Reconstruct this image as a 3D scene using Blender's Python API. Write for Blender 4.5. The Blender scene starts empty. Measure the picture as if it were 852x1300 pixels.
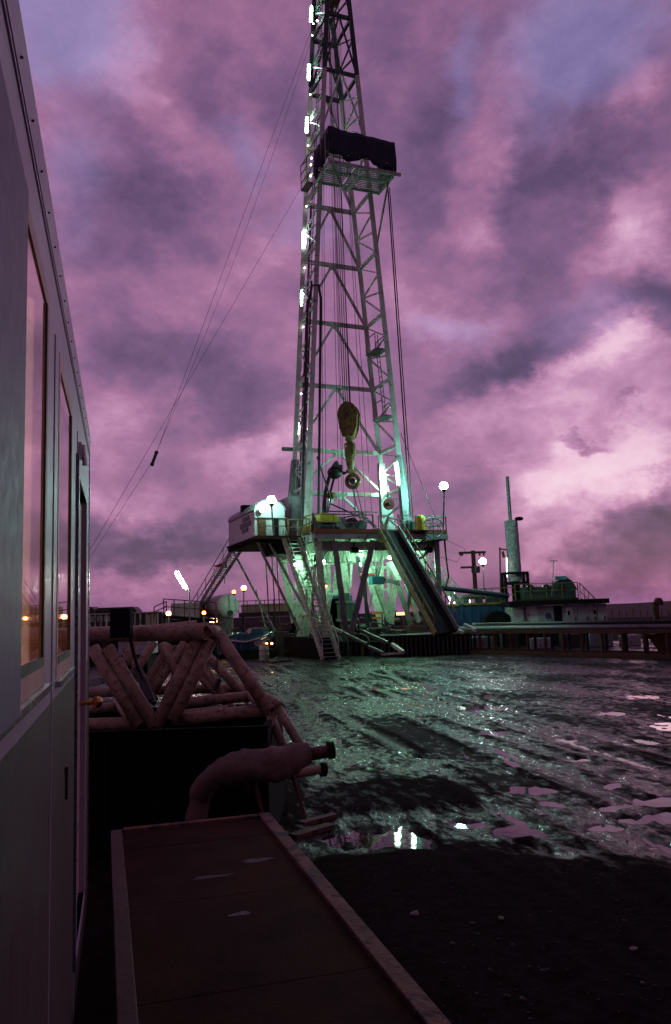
import bpy, math, random
from math import *
from mathutils import Vector, noise as mn, Matrix
random.seed(7)
sc = bpy.context.scene
COL = sc.collection
# ------------------------------------------------------------------ survey helpers
H = 2.5; F = 1011.; PITCH = radians(7.3); ROLL = .034
fw = Vector((0, cos(PITCH), sin(PITCH)))
_u0 = Vector((0, -sin(PITCH), cos(PITCH))); _r0 = Vector((1, 0, 0))
upv = _u0 * cos(ROLL) + _r0 * sin(ROLL); rtv = _r0 * cos(ROLL) - _u0 * sin(ROLL)
def ray(px, py): return fw + rtv * ((px - 426) / F) + upv * ((650 - py) / F)
def at(px, py, Y):
    r = ray(px, py) ; r = r * (Y / r.y); return Vector((r.x, Y, H + r.z))
def G(px, py, z=0.):
    r = ray(px, py); t = (z - H) / r.z; return Vector((r.x * t, r.y * t, z))
TH = radians(22)
U = Vector((cos(TH), sin(TH), 0)); V = Vector((sin(TH), -cos(TH), 0)); Z = Vector((0, 0, 1))
O = Vector((.85, 50.7, 0))
def R(u, v, z): return O + U * u + V * v + Z * z

# ------------------------------------------------------------------ materials
def new_mat(name):
    m = bpy.data.materials.new(name); m.use_nodes = True
    nt = m.node_tree; b = nt.nodes['Principled BSDF']; return m, nt, b
def link(nt, a, b): nt.links.new(a, b)
def mat(name, col, rough=.6, metal=0., var=.3, scale=2.5, bump=.15, rust=None, rust_amt=.0, spec=.5, fine=25., streak=False):
    m, nt, b = new_mat(name); N = nt.nodes
    tc = N.new('ShaderNodeTexCoord')
    src = tc.outputs['Object']
    if streak:
        mp = N.new('ShaderNodeMapping'); mp.inputs['Scale'].default_value = (1, 1, .15); link(nt, src, mp.inputs[0]); src = mp.outputs[0]
    n1 = N.new('ShaderNodeTexNoise'); n1.inputs['Scale'].default_value = scale; n1.inputs['Detail'].default_value = 7; n1.inputs['Roughness'].default_value = .62
    link(nt, src, n1.inputs['Vector'])
    n2 = N.new('ShaderNodeTexNoise'); n2.inputs['Scale'].default_value = fine; n2.inputs['Detail'].default_value = 4
    link(nt, src, n2.inputs['Vector'])
    mr = N.new('ShaderNodeMapRange'); mr.inputs[1].default_value = .3; mr.inputs[2].default_value = .7
    mr.inputs[3].default_value = 1 - var; mr.inputs[4].default_value = 1 + var * .6
    link(nt, n1.outputs[0], mr.inputs[0])
    mx = N.new('ShaderNodeMix'); mx.data_type = 'RGBA'; mx.blend_type = 'MULTIPLY'; mx.inputs[0].default_value = 1
    mx.inputs[6].default_value = (*col, 1); link(nt, mr.outputs[0], mx.inputs[7])
    out = mx.outputs[2]
    if rust:
        r1 = N.new('ShaderNodeMapRange'); e = .62 - rust_amt * .3
        r1.inputs[1].default_value = e; r1.inputs[2].default_value = e + .06
        n3 = N.new('ShaderNodeTexNoise'); n3.inputs['Scale'].default_value = scale * 2.3; n3.inputs['Detail'].default_value = 9; n3.inputs['Roughness'].default_value = .7
        link(nt, src, n3.inputs['Vector']); link(nt, n3.outputs[0], r1.inputs[0])
        m2 = N.new('ShaderNodeMix'); m2.data_type = 'RGBA'; link(nt, r1.outputs[0], m2.inputs[0]); link(nt, out, m2.inputs[6]); m2.inputs[7].default_value = (*rust, 1)
        out = m2.outputs[2]
    link(nt, out, b.inputs['Base Color'])
    rr = N.new('ShaderNodeMapRange'); rr.inputs[3].default_value = max(.03, rough - .15); rr.inputs[4].default_value = min(1, rough + .15)
    link(nt, n2.outputs[0], rr.inputs[0]); link(nt, rr.outputs[0], b.inputs['Roughness'])
    b.inputs['Metallic'].default_value = metal; b.inputs['Specular IOR Level'].default_value = spec
    if bump:
        bp = N.new('ShaderNodeBump'); bp.inputs['Strength'].default_value = bump; bp.inputs['Distance'].default_value = .02
        link(nt, n2.outputs[0], bp.inputs['Height']); link(nt, bp.outputs[0], b.inputs['Normal'])
    return m
def emit(name, col, s):
    m, nt, b = new_mat(name); b.inputs['Base Color'].default_value = (.8, .8, .8, 1)
    b.inputs['Emission Color'].default_value = (*col, 1); b.inputs['Emission Strength'].default_value = s
    return m
RU = (.11, .045, .022)
M = dict(
 mast_white=mat('mast_white', (.72, .72, .66), .42, rust=RU, rust_amt=.1, scale=1.2),
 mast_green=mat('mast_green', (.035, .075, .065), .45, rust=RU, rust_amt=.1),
 grey=mat('grey_paint', (.22, .23, .23), .45, rust=RU, rust_amt=.2),
 subs=mat('substructure_paint', (.50, .55, .46), .42, rust=(.24, .17, .11), rust_amt=.25, scale=2.2),
 dark=mat('dark_steel', (.03, .03, .032), .5, rust=(.04, .02, .013), rust_amt=.3),
 dark2=mat('dull_steel', (.06, .07, .065), .45, rust=(.04, .02, .013), rust_amt=.3),
 black=mat('black_paint', (.010, .010, .011), .8, spec=.12),
 cloth=mat('tarpaulin', (.018, .022, .045), .75, bump=.5, fine=8),
 wire=mat('wire_rope', (.05, .045, .045), .5, .6),
 yellow=mat('safety_yellow', (.24, .17, .045), .5, rust=RU, rust_amt=.25),
 bright_yellow=mat('winch_yellow', (.62, .50, .05), .4, rust=RU, rust_amt=.05),
 block=mat('block_yellow', (.22, .15, .03), .42, rust=(.05, .025, .012), rust_amt=.35),
 brown=mat('brown_board', (.05, .022, .012), .7),
 rust=mat('rusty_steel', (.10, .042, .025), .75, scale=4),
 redpaint=mat('red_paint', (.35, .04, .03), .5),
 blue=mat('blue_paint', (.02, .07, .15), .35, rust=RU, rust_amt=.1),
 cyan=mat('cyan_paint', (.08, .36, .42), .4, rust=RU, rust_amt=.1),
 green=mat('green_paint', (.05, .085, .068), .42, rust=RU, rust_amt=.15),
 white=mat('white_paint', (.62, .62, .60), .4, rust=RU, rust_amt=.08, scale=1.),
 offwhite=mat('grey_white_paint', (.36, .33, .36), .5, rust=RU, rust_amt=.15, scale=1.),
 house=mat('doghouse_paint', (.55, .57, .56), .5, scale=1.2, rust=RU, rust_amt=.1, streak=True),
 pale_pipe=mat('scuffed_pipe', (.36, .26, .165), .62, rust=(.15, .095, .065), rust_amt=.32, scale=7, bump=.2, fine=40, var=.5),
 wrap=mat('wrapping', (.17, .125, .09), .85, rust=(.13, .08, .06), rust_amt=.5, scale=2.2, bump=.7, fine=14, var=.5),
 wood=mat('wet_planks', (.036, .017, .010), .8, spec=.06, bump=.4, fine=90, scale=1.6, var=.55),
 edge=mat('edge_timber', (.13, .065, .036), .75, bump=.5, scale=3., var=.6, rust=(.03, .018, .014), rust_amt=.35),
 rubber=mat('rubber', (.015, .015, .015), .5),
 cream=mat('cream_paint', (.5, .42, .3), .5),
 reveal=mat('window_wood', (.66, .42, .34), .5),
 concrete=mat('concrete', (.25, .24, .22), .8),
 chrome=mat('brushed_metal', (.5, .5, .52), .25, .9, bump=.05),
 brass=mat('brass', (.55, .33, .10), .22, 1., bump=0),
)
M['lamp_dog'] = emit('lamp_dog', (.45, 1., .8), 110)
M['alu'] = mat('trailer_panel', (.48, .43, .52), .40, .12, var=.12, scale=1.3, bump=.10, fine=60, streak=True)
M['shutter'] = mat('shutter_panel', (.17, .155, .24), .55, var=.12, scale=2, bump=.06)
M['lamp_green'] = emit('lamp_green_white', (.30, 1., .80), 560)
M['lamp_sub'] = emit('lamp_substructure', (.42, 1., .64), 320)
M['tube'] = emit('fluorescent_tube', (.62, 1., .76), 62)
M['tube_warm'] = emit('fluorescent_tube_warm', (1., .97, .82), 150)
M['lamp_orange'] = emit('lamp_orange', (1., .24, .08), 30)
M['lamp_orange_dim'] = emit('lamp_orange_dim', (1., .24, .08), 6)
M['lamp_white'] = emit('lamp_white', (.75, 1., .88), 260)

# ------------------------------------------------------------------ mesh collector
class MB:
    def __init__(s): s.v = []; s.f = []; s.sm = []
    def add(s, vs, fs, smooth=False):
        o = len(s.v); s.v += [Vector(v) for v in vs]
        for f in fs: s.f.append([i + o for i in f]); s.sm.append(smooth)
        return s
    def box(s, c, d, ax=None):
        ax = ax or (Vector((1, 0, 0)), Vector((0, 1, 0)), Z); c = Vector(c)
        vs = [c + ax[0] * (x * d[0] / 2) + ax[1] * (y * d[1] / 2) + ax[2] * (z * d[2] / 2) for z in (-1, 1) for y in (-1, 1) for x in (-1, 1)]
        return s.add(vs, [(0, 2, 3, 1), (4, 5, 7, 6), (0, 1, 5, 4), (2, 6, 7, 3), (0, 4, 6, 2), (1, 3, 7, 5)])
    def beam(s, a, b, w, h=None, upd=None):
        a = Vector(a); b = Vector(b); h = h or w; d = (b - a); L = d.length; d.normalize()
        upd = Vector(upd) if upd else (Z if abs(d.z) < .95 else Vector((0, 1, 0)))
        x = d.cross(upd).normalized(); y = x.cross(d).normalized()
        return s.box((a + b) / 2, (w, L, h), (x, d, y))
    def tube(s, pts, r, n=8, cap=True):
        if isinstance(pts, tuple) and len(pts) == 2: pts = list(pts)
        pts = [Vector(p) for p in pts]; rs = r if isinstance(r, (list, tuple)) else [r] * len(pts)
        d0 = (pts[1] - pts[0]).normalized(); x = d0.orthogonal().normalized(); vs = []; k = len(pts)
        for i, p in enumerate(pts):
            d = ((pts[min(i + 1, k - 1)] - pts[max(i - 1, 0)])).normalized()
            x = (x - d * x.dot(d)).normalized(); y = d.cross(x)
            for j in range(n):
                a = 2 * pi * j / n; vs.append(p + (x * cos(a) + y * sin(a)) * rs[i])
        fs = [(i * n + j, i * n + (j + 1) % n, (i + 1) * n + (j + 1) % n, (i + 1) * n + j) for i in range(k - 1) for j in range(n)]
        s.add(vs, fs, True)
        if cap: 
            s.add(vs[:n], [tuple(range(n))[::-1]]); s.add(vs[-n:], [tuple(range(n))])
        return s
    def pipe(s, a, b, r, wall=.015, n=16):          # open hollow pipe
        a = Vector(a); b = Vector(b); d = (b - a).normalized(); x = d.orthogonal().normalized(); y = d.cross(x); vs = []
        for p, q in ((a, r), (b, r), (b, r - wall), (a, r - wall)):
            for j in range(n):
                t = 2 * pi * j / n; vs.append(p + (x * cos(t) + y * sin(t)) * q)
        fs = [(i * n + j, i * n + (j + 1) % n, ((i + 1) % 4) * n + (j + 1) % n, ((i + 1) % 4) * n + j) for i in range(4) for j in range(n)]
        return s.add(vs, fs, True)
    def ball(s, c, r, n=12, m=8, sc3=(1, 1, 1)):
        vs = []; c = Vector(c)
        for i in range(m + 1):
            t = pi * i / m
            for j in range(n):
                a = 2 * pi * j / n; vs.append(c + Vector((sin(t) * cos(a) * r * sc3[0], sin(t) * sin(a) * r * sc3[1], cos(t) * r * sc3[2])))
        return s.add(vs, [(i * n + j, (i + 1) * n + j, (i + 1) * n + (j + 1) % n, i * n + (j + 1) % n) for i in range(m) for j in range(n)], True)
    def prism(s, pts, d):                             # polygon extruded by vector d
        n = len(pts); pts = [Vector(p) for p in pts]; d = Vector(d)
        return s.add(pts + [p + d for p in pts], [tuple(range(n))[::-1], tuple(range(n, 2 * n))] + [(i, (i + 1) % n, n + (i + 1) % n, n + i) for i in range(n)])
    def build(s, name, m, parent=None, bevel=0, **kw):
        wp = Vector(parent['_w']) if parent is not None else Vector((0, 0, 0))
        if parent is None and s.v:
            c = sum(s.v, Vector()) / len(s.v); wp = Vector((c.x, c.y, min(v.z for v in s.v))) if not kw.get('world') else wp
        me = bpy.data.meshes.new(name); me.from_pydata([tuple(v - wp) for v in s.v], [], s.f)
        me.polygons.foreach_set('use_smooth', s.sm); me.update()
        import bmesh as _b
        bm = _b.new(); bm.from_mesh(me); _b.ops.recalc_face_normals(bm, faces=bm.faces); bm.to_mesh(me); bm.free()
        if m is not None: me.materials.append(m)
        o = bpy.data.objects.new(name, me); COL.objects.link(o)
        o['_w'] = tuple(wp)
        if parent is not None: o.parent = parent
        else: o.location = wp
        if bevel:
            md = o.modifiers.new('bevel', 'BEVEL'); md.width = bevel; md.segments = 2; md.limit_method = 'ANGLE'
        return o
def B(): return MB()
def child(mb, name, m, parent, bevel=0):
    """mesh whose vertices are given in world space, parented to `parent` (whose absolute base is parent['_w'])"""
    o = mb.build(name, m, parent, bevel); return o
def thing(name, loc, label, cat, group=None):
    o = bpy.data.objects.new(name, None); COL.objects.link(o); o.location = loc; o.empty_display_size = .2
    o['_w'] = tuple(loc); o['label'] = label; o['category'] = cat
    if group: o['group'] = group
    return o
def tag(o, label, cat, group=None):
    o['label'] = label; o['category'] = cat
    if group: o['group'] = group
    return o
def struct(o, kind='structure'): o['kind'] = kind; return o
def fixsub():
    # sub-parts were built in absolute coordinates relative to '_w' of their parent; child mesh objects sit at parent's origin
    pass

# ------------------------------------------------------------------ camera
cam = bpy.data.cameras.new('camera'); co = bpy.data.objects.new('camera', cam); COL.objects.link(co)
mtx = Matrix((rtv, upv, -fw)).transposed().to_4x4(); mtx.translation = Vector((0, 0, H)); co.matrix_world = mtx
cam.sensor_fit = 'VERTICAL'; cam.sensor_height = 36; cam.lens = 36 * F / 1300; cam.clip_end = 8000; cam.clip_start = .05
cam.dof.use_dof = False
sc.camera = co

# ------------------------------------------------------------------ sky (world)
w = bpy.data.worlds.new('World'); sc.world = w; w.use_nodes = True; nt = w.node_tree; N = nt.nodes
bg = N['Background']; outw = N['World Output']
tc = N.new('ShaderNodeTexCoord'); sep = N.new('ShaderNodeSeparateXYZ'); link(nt, tc.outputs['Generated'], sep.inputs[0])
def mth(op, a, b=None, clamp=False):
    n = N.new('ShaderNodeMath'); n.operation = op; n.use_clamp = clamp
    for i, x in enumerate((a, b)):
        if x is None: continue
        if isinstance(x, (int, float)): n.inputs[i].default_value = x
        else: link(nt, x, n.inputs[i])
    return n.outputs[0]
az = mth('MULTIPLY', mth('ARCTAN2', sep.outputs[0], sep.outputs[1]), 57.2958)
el = mth('MULTIPLY', mth('ARCSINE', sep.outputs[2]), 57.2958)
cmb = N.new('ShaderNodeCombineXYZ'); link(nt, az, cmb.inputs[0]); link(nt, el, cmb.inputs[1])
# cloud deck coordinates: perspective of a flat layer overhead
zz = mth('ADD', mth('MAXIMUM', sep.outputs[2], 0.), .62)
cc = N.new('ShaderNodeCombineXYZ'); link(nt, mth('DIVIDE', sep.outputs[0], zz), cc.inputs[0]); link(nt, mth('DIVIDE', sep.outputs[1], zz), cc.inputs[1])
def noise(vec, scale, detail=6, rough=.55, dist=0., off=0.):
    n = N.new('ShaderNodeTexNoise'); n.inputs['Scale'].default_value = scale; n.inputs['Detail'].default_value = detail
    n.inputs['Roughness'].default_value = rough; n.inputs['Distortion'].default_value = dist
    mp = N.new('ShaderNodeMapping'); mp.inputs['Location'].default_value = (off, off * .7, off * .3); link(nt, vec, mp.inputs[0]); link(nt, mp.outputs[0], n.inputs['Vector'])
    return n
mpd = N.new('ShaderNodeMapping'); mpd.inputs['Scale'].default_value = (1, 1, 1.55); mpd.inputs['Rotation'].default_value = (0, radians(8), 0); link(nt, tc.outputs['Generated'], mpd.inputs[0]); cv = mpd.outputs[0]
# warp
wn = noise(cv, 5.5, 10, .62, 0, 3.1)
vs = N.new('ShaderNodeVectorMath'); vs.operation = 'SUBTRACT'; link(nt, wn.outputs['Color'], vs.inputs[0]); vs.inputs[1].default_value = (.5, .5, .5)
vm = N.new('ShaderNodeVectorMath'); vm.operation = 'SCALE'; link(nt, vs.outputs[0], vm.inputs[0]); vm.inputs['Scale'].default_value = 13.
va = N.new('ShaderNodeVectorMath'); va.operation = 'ADD'; link(nt, cmb.outputs[0], va.inputs[0]); link(nt, vm.outputs[0], va.inputs[1])
wv = va.outputs[0]
def dirdeg(px, py):
    r = ray(px, py).normalized(); return degrees(atan2(r.x, r.y)), degrees(asin(r.z))
def spot(px, py, rx, ry, rot, amp):
    a, e = dirdeg(px, py); k = .0567
    mp = N.new('ShaderNodeMapping'); mp.vector_type = 'TEXTURE'
    mp.inputs['Location'].default_value = (a, e, 0); mp.inputs['Rotation'].default_value = (0, 0, radians(rot)); mp.inputs['Scale'].default_value = (rx * k, ry * k, 1e3)
    link(nt, wv, mp.inputs[0])
    ln = N.new('ShaderNodeVectorMath'); ln.operation = 'LENGTH'; link(nt, mp.outputs[0], ln.inputs[0])
    mr = N.new('ShaderNodeMapRange'); mr.interpolation_type = 'SMOOTHERSTEP'
    mr.inputs[1].default_value = 1.; mr.inputs[2].default_value = 0.; mr.inputs[3].default_value = 0; mr.inputs[4].default_value = amp
    link(nt, ln.outputs['Value'], mr.inputs[0]); return mr.outputs[0]
def total(l):
    t = l[0]
    for x in l[1:]: t = mth('ADD', t, x)
    return t
# rot: positive = counter-clockwise (long axis rising to the right)
SP = [ # bright
 (770, 590, 310, 130, 12, .28), (800, 615, 160, 80, 0, .18), (690, 520, 190, 70, 20, .22), (760, 450, 180, 60, 20, .24), (600, 410, 120, 60, 20, .20),
 (840, 470, 120, 90, 0, .16), (700, 280, 80, 60, 50, .08), (790, 290, 120, 60, 30, .22), (655, 150, 60, 150, -25, .22), (600, 210, 50, 130, -20, .10), (835, 110, 60, 60, 0, .22),
 (530, 390, 70, 120, 0, .12), (150, 80, 110, 70, -35, .16), (215, 190, 150, 60, -45, .18), (320, 590, 130, 60, 15, .22), (345, 545, 70, 70, 30, .16),
 (180, 640, 150, 60, 10, .10), (300, 130, 80, 60, -30, .10), (720, 690, 150, 30, 20, .14), (150, 735, 200, 35, 0, .12), (560, 540, 90, 90, 0, .08), (130, 600, 80, 120, 0, .10),
 (100, 520, 60, 60, 0, .06), (340, 330, 90, 100, 0, .08),
 # dark
 (670, 270, 95, 190, -20, -.24), (770, 200, 120, 60, 25, -.16), (840, 385, 75, 70, 20, -.36), (640, 480, 150, 42, 22, -.24), (755, 570, 50, 14, 5, -.26), (800, 530, 40, 12, 10, -.1),
 (430, 750, 520, 42, 0, -.12), (180, 705, 260, 40, 3, -.10), (845, 650, 85, 75, 25, -.42), (700, 650, 130, 40, 8, -.10), (740, 610, 260, 110, 10, .14), (600, 620, 140, 70, 10, -.12), (760, 735, 200, 40, 5, -.14),
 (170, 280, 170, 90, 15, -.16), (230, 470, 170, 100, -20, -.22), (130, 400, 100, 100, 0, -.12), (220, 685, 230, 50, 5, -.20), (370, 160, 60, 120, 20, -.10),
 (540, 200, 60, 130, 0, -.10), (260, 90, 40, 40, 0, -.06), (470, 40, 90, 80, 0, -.06), (290, 540, 60, 40, 0, -.08)]
sp = total([spot(*x) for x in SP])
n1 = noise(cv, 3.9, 14, .56, .1, 11.3)
n2 = noise(cv, 15., 12, .66, .2, 4.7)
fb = mth('ADD', mth('MULTIPLY', mth('SUBTRACT', n1.outputs[0], .5), .80), mth('MULTIPLY', mth('SUBTRACT', n2.outputs[0], .5), .46))
val = mth('ADD', mth('ADD', sp, fb), .475, True)
cr = N.new('ShaderNodeValToRGB'); link(nt, val, cr.inputs[0]); c = cr.color_ramp
def s2l(r, g, b_): return tuple(((x / 255) / 12.92 if x / 255 < .04 else ((x / 255 + .055) / 1.055) ** 2.4) for x in (r, g, b_)) + (1,)
c.elements[0].position = 0.; c.elements[0].color = s2l(70, 56, 88)
c.elements[1].position = 1.; c.elements[1].color = s2l(250, 214, 232)
for p, q in ((.22, (98, 74, 112)), (.40, (132, 94, 136)), (.56, (168, 114, 156)), (.72, (206, 150, 190)), (.86, (240, 194, 220))):
    e_ = c.elements.new(p); e_.color = s2l(*q)
# clear blue-violet gaps near the zenith side
def bspot(*a): return spot(*a)
bl = total([spot(60, 20, 170, 130, -10, .95), spot(760, 40, 190, 110, 10, .95), spot(590, 110, 45, 80, 0, .5), spot(390, 265, 130, 40, 10, .32), spot(300, 200, 60, 60, 0, .45), spot(560, 420, 90, 50, 0, .4), spot(750, 410, 120, 50, 10, .35), spot(95, 230, 60, 90, 0, .4)])
n3 = noise(cv, 7., 8, .6, 0, 21.)
blm = mth('MULTIPLY', bl, mth('ADD', mth('MULTIPLY', n3.outputs[0], 1.3), .55), True)
blm = mth('MAXIMUM', blm, mth('MULTIPLY', mth('SUBTRACT', mth('MULTIPLY', el, 1 / 90.), .52), 1.2), True)
mxs = N.new('ShaderNodeMix'); mxs.data_type = 'RGBA'; link(nt, blm, mxs.inputs[0]); link(nt, cr.outputs[0], mxs.inputs[6])
c2 = N.new('ShaderNodeValToRGB'); link(nt, val, c2.inputs[0]); c2.color_ramp.elements[0].color = s2l(66, 62, 122); c2.color_ramp.elements[1].color = s2l(196, 172, 226)
link(nt, c2.outputs[0], mxs.inputs[7])
# the rest of the sky, behind the viewer, is the darker east
back = mth('MULTIPLY', mth('ADD', mth('MULTIPLY', sep.outputs[1], .36), .66), 1., True)
mb_ = N.new('ShaderNodeMix'); mb_.data_type = 'RGBA'; mb_.blend_type = 'MULTIPLY'; mb_.inputs[0].default_value = 1
link(nt, mxs.outputs[2], mb_.inputs[6]); link(nt, back, mb_.inputs[7])
SUN_EL, SUN_AZ = radians(-1.5), radians(25)
sky = N.new('ShaderNodeTexSky'); sky.sky_type = 'NISHITA'; sky.sun_disc = False; sky.sun_elevation = SUN_EL; sky.sun_rotation = SUN_AZ
bg.inputs[1].default_value = .05; link(nt, sky.outputs[0], bg.inputs[0])
bg2 = N.new('ShaderNodeBackground'); link(nt, mb_.outputs[2], bg2.inputs[0]); bg2.inputs[1].default_value = .92
ad = N.new('ShaderNodeAddShader'); link(nt, bg.outputs[0], ad.inputs[0]); link(nt, bg2.outputs[0], ad.inputs[1]); link(nt, ad.outputs[0], outw.inputs[0])
sl = bpy.data.lights.new('sun', 'SUN'); sl.energy = .035; sl.angle = radians(12); sl.color = (1, .55, .62)
so = bpy.data.objects.new('sun', sl); COL.objects.link(so); so.rotation_euler = (radians(86), 0, -SUN_AZ + pi); so.location = (0, 0, 60)

# ------------------------------------------------------------------ ground
PUD = []
def pud(x0, x1, y0, y1, d=.07):
    a = G(x0, (y0 + y1) / 2); b = G(x1, (y0 + y1) / 2); n_ = G((x0 + x1) / 2, y1); f_ = G((x0 + x1) / 2, y0)
    PUD.append(((a + b) / 2, max((b.x - a.x) * .42, .15), max((f_.y - n_.y) * .36, .12), d))
for q in [(418, 548, 1050, 1082), (622, 684, 1042, 1064), (634, 672, 963, 977), (640, 704, 994, 1008), (680, 716, 1013, 1025), (745, 795, 1018, 1030), (796, 880, 1008, 1024),
          (818, 880, 1028, 1044), (790, 822, 1036, 1044), (816, 880, 912, 929), (750, 795, 901, 909), (806, 836, 936, 945), (766, 794, 989, 1001), (408, 446, 936, 946), (436, 488, 970, 979),
          (575, 640, 893, 901), (600, 660, 925, 933), (700, 740, 935, 941), (520, 560, 905, 910), (460, 520, 872, 877), (720, 760, 960, 967), (560, 620, 1040, 1050),
          (600, 650, 880, 886), (380, 440, 885, 890), (780, 852, 880, 887), (740, 800, 1045, 1052), (655, 690, 1068, 1076), (850, 900, 960, 972)]: pud(*q)
WL = -.027
def smooth(a, b, x):
    t = min(1, max(0, (x - a) / (b - a))); return t * t * (3 - 2 * t)
def dry(x, y):     # 1 = raised drained ground in the foreground
    e = mn.noise(Vector((x * .6, y * .6, 5))) * .7 + mn.noise(Vector((x * 2.2, y * 2.2, 2))) * .3
    yb = 8.75 - max(0, x - 1.6) * .75 - max(0, .0 - x) * .0      # far edge of the bank
    wd = .35 + .9 * smooth(.8, 2.6, x); a = 1 - smooth(yb - wd, yb + wd * .8, y + e * (.8 + wd))
    # second dark bank left of the middle
    cx, cy = .55, 11.4
    q = ((x - cx) / 1.25) ** 2 + ((y - cy) / 1.2) ** 2 + e * 1.5 + .5 * mn.noise(Vector((x * 5, y * 2.5, 2)))
    b = (1 - smooth(.2, 1.9, q)) * .8
    c_ = 1 - smooth(-.9, -.2, x + e * .4 - max(0, y - 9) * .0) if y < 15 else 0
    return max(a, b, c_ * .9)
def ruts(x, y):
    g_ = e_ = 0
    for off, k, a in ((0, .19, .5), (-2.4, .16, .35), (3.6, .25, .6), (1.6, .10, .9)):
        xc = 2.6 + off - k * (y - 9) + a * sin(y * .12 + off)
        for s_ in (-.85, .85):
            dx = abs(x - xc - s_)
            if dx < .6: g_ += exp(-(dx / .14) ** 2); e_ += exp(-((dx - .27) / .08) ** 2)
    return min(g_, 1), min(e_, 1)
def height(x, y):
    f = smooth(60, 40, y) if y > 40 else 1.
    n = mn.noise
    h = .016 * n(Vector((x * .45, y * .45, 0))) + .010 * n(Vector((x * 1.3, y * .8, 3)))
    # wheel ruts sweeping from the foreground towards the rig, with ridged edges
    s = x * .95 + y * .20 + .9 * sin(y * .10)
    am = .55 + .9 * n(Vector((x * .16, y * .12, 4))); w1 = n(Vector((s * .9, y * .10, 6))); w2 = n(Vector((s * 1.7, y * .16, 1)))
    h += .010 * am * (1 - 2 * abs(sin(s * 2.6 + 1.5 * w1))) + .010 * (am + .3) * sin(s * 17 + 4 * w2) + .006 * sin(s * 37 + 5 * w1)
    h += .012 * n(Vector((s * 3.2, y * .7, 7))) + .009 * n(Vector((x * 9, y * 6, 2))) + .006 * n(Vector((x * 4, y * 3, 12)))
    if y < 25: h += .006 * n(Vector((x * 19, y * 19, 2)))
    d = dry(x, y)
    g_, e_ = ruts(x, y); h += (-.020 * g_ + .014 * e_) * (1 - .5 * d)
    h = h * (1 - .35 * d) + .07 * d
    for c_, a, b, dp in PUD:
        if abs(x - c_.x) < 2 * a and abs(y - c_.y) < 2 * b:
            e = 1.0 * n(Vector((x * 1.9, y * 1.1, 8))) + .9 * n(Vector((x * 5, y * 3.2, 8))) + .3 * n(Vector((x * 13, y * 9, 8)))
            q = ((x - c_.x) / a) ** 2 + ((y - c_.y) / b) ** 2 + e * 1.2
            k = 1 - smooth(.3, 2.2, q); h = h * (1 - k) + (WL - .014) * k + .35 * h * k
    return h * f, d - .45 * g_ * (1 - d) + .25 * e_
xs = [-6000, -1500, -500, -200, -90, -50, -32, -24, -18] + [-14 + .45 * i for i in range(22)]
x = xs[-1] + .12
while x < 9: xs.append(x); x += .085
while x < 26: xs.append(x); x += .17
xs += [27, 30, 36, 50, 90, 200, 500, 1500, 6000]
ys = [-300, -60, -12, -3, 1, 3]
y = 3.4
while y < 56: ys.append(y); y += max(.05, y * .0068)
ys += [58, 62, 70, 90, 140, 260, 600, 1500, 6500]
gv = []; wet = []
for yy in ys:
    for xx in xs:
        if -14 < xx < 26 and 2 < yy < 57: h, d = height(xx, yy); e = min(1, (xx + 14) / 2, (26 - xx) / 2); h *= max(0, e)
        else: h, d = 0., .8
        gv.append((xx, yy, h)); wet.append(1 - d)
nx = len(xs)
gf = [(j * nx + i, j * nx + i + 1, (j + 1) * nx + i + 1, (j + 1) * nx + i) for j in range(len(ys) - 1) for i in range(nx - 1)]
me = bpy.data.meshes.new('ground'); me.from_pydata(gv, [], gf); me.polygons.foreach_set('use_smooth', [True] * len(gf))
at_ = me.attributes.new('wetness', 'FLOAT', 'POINT'); at_.data.foreach_set('value', wet); me.update()
ground = bpy.data.objects.new('ground', me); COL.objects.link(ground); struct(ground)
m, nt2, b = new_mat('mud'); n_ = nt2.nodes
def nn(t, **k):
    o = n_.new(t)
    for a, v_ in k.items(): setattr(o, a, v_)
    return o
tcg = nn('ShaderNodeTexCoord'); atn = nn('ShaderNodeAttribute', attribute_name='wetness')
def gn(scale, det=6, ro=.6):
    o = nn('ShaderNodeTexNoise'); o.inputs['Scale'].default_value = scale; o.inputs['Detail'].default_value = det; o.inputs['Roughness'].default_value = ro; link(nt2, tcg.outputs['Object'], o.inputs['Vector']); return o.outputs[0]


def streak(sx, sy, det, ro_):
    mp_ = nn('ShaderNodeMapping'); mp_.vector_type = 'TEXTURE'; mp_.inputs['Rotation'].default_value = (0, 0, radians(14)); mp_.inputs['Scale'].default_value = (1 / sx, 1 / sy, 1); link(nt2, tcg.outputs['Object'], mp_.inputs[0])
    o = nn('ShaderNodeTexNoise'); o.inputs['Scale'].default_value = 1.; o.inputs['Detail'].default_value = det; o.inputs['Roughness'].default_value = ro_; link(nt2, mp_.outputs[0], o.inputs['Vector']); return o.outputs[0]
sa, sb_ = streak(.45, .22, 4, .6), streak(6.5, 2.6, 9, .72)
am_ = nn('ShaderNodeMath', operation='MULTIPLY_ADD'); link(nt2, sb_, am_.inputs[0]); am_.inputs[1].default_value = .55; 
am2_ = nn('ShaderNodeMath', operation='MULTIPLY'); link(nt2, sa, am2_.inputs[0]); am2_.inputs[1].default_value = .45; link(nt2, am2_.outputs[0], am_.inputs[2]); na = am_.outputs[0]
nb = gn(9, 8, .65); nc = gn(45, 4); 
ramp = nn('ShaderNodeValToRGB'); link(nt2, nb, ramp.inputs[0]); ramp.color_ramp.elements[0].color = (.006, .0045, .0045, 1); ramp.color_ramp.elements[1].color = (.022, .016, .015, 1)
ramp.color_ramp.elements[0].position = .3; ramp.color_ramp.elements[1].position = .75
link(nt2, ramp.outputs[0], b.inputs['Base Color'])
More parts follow.
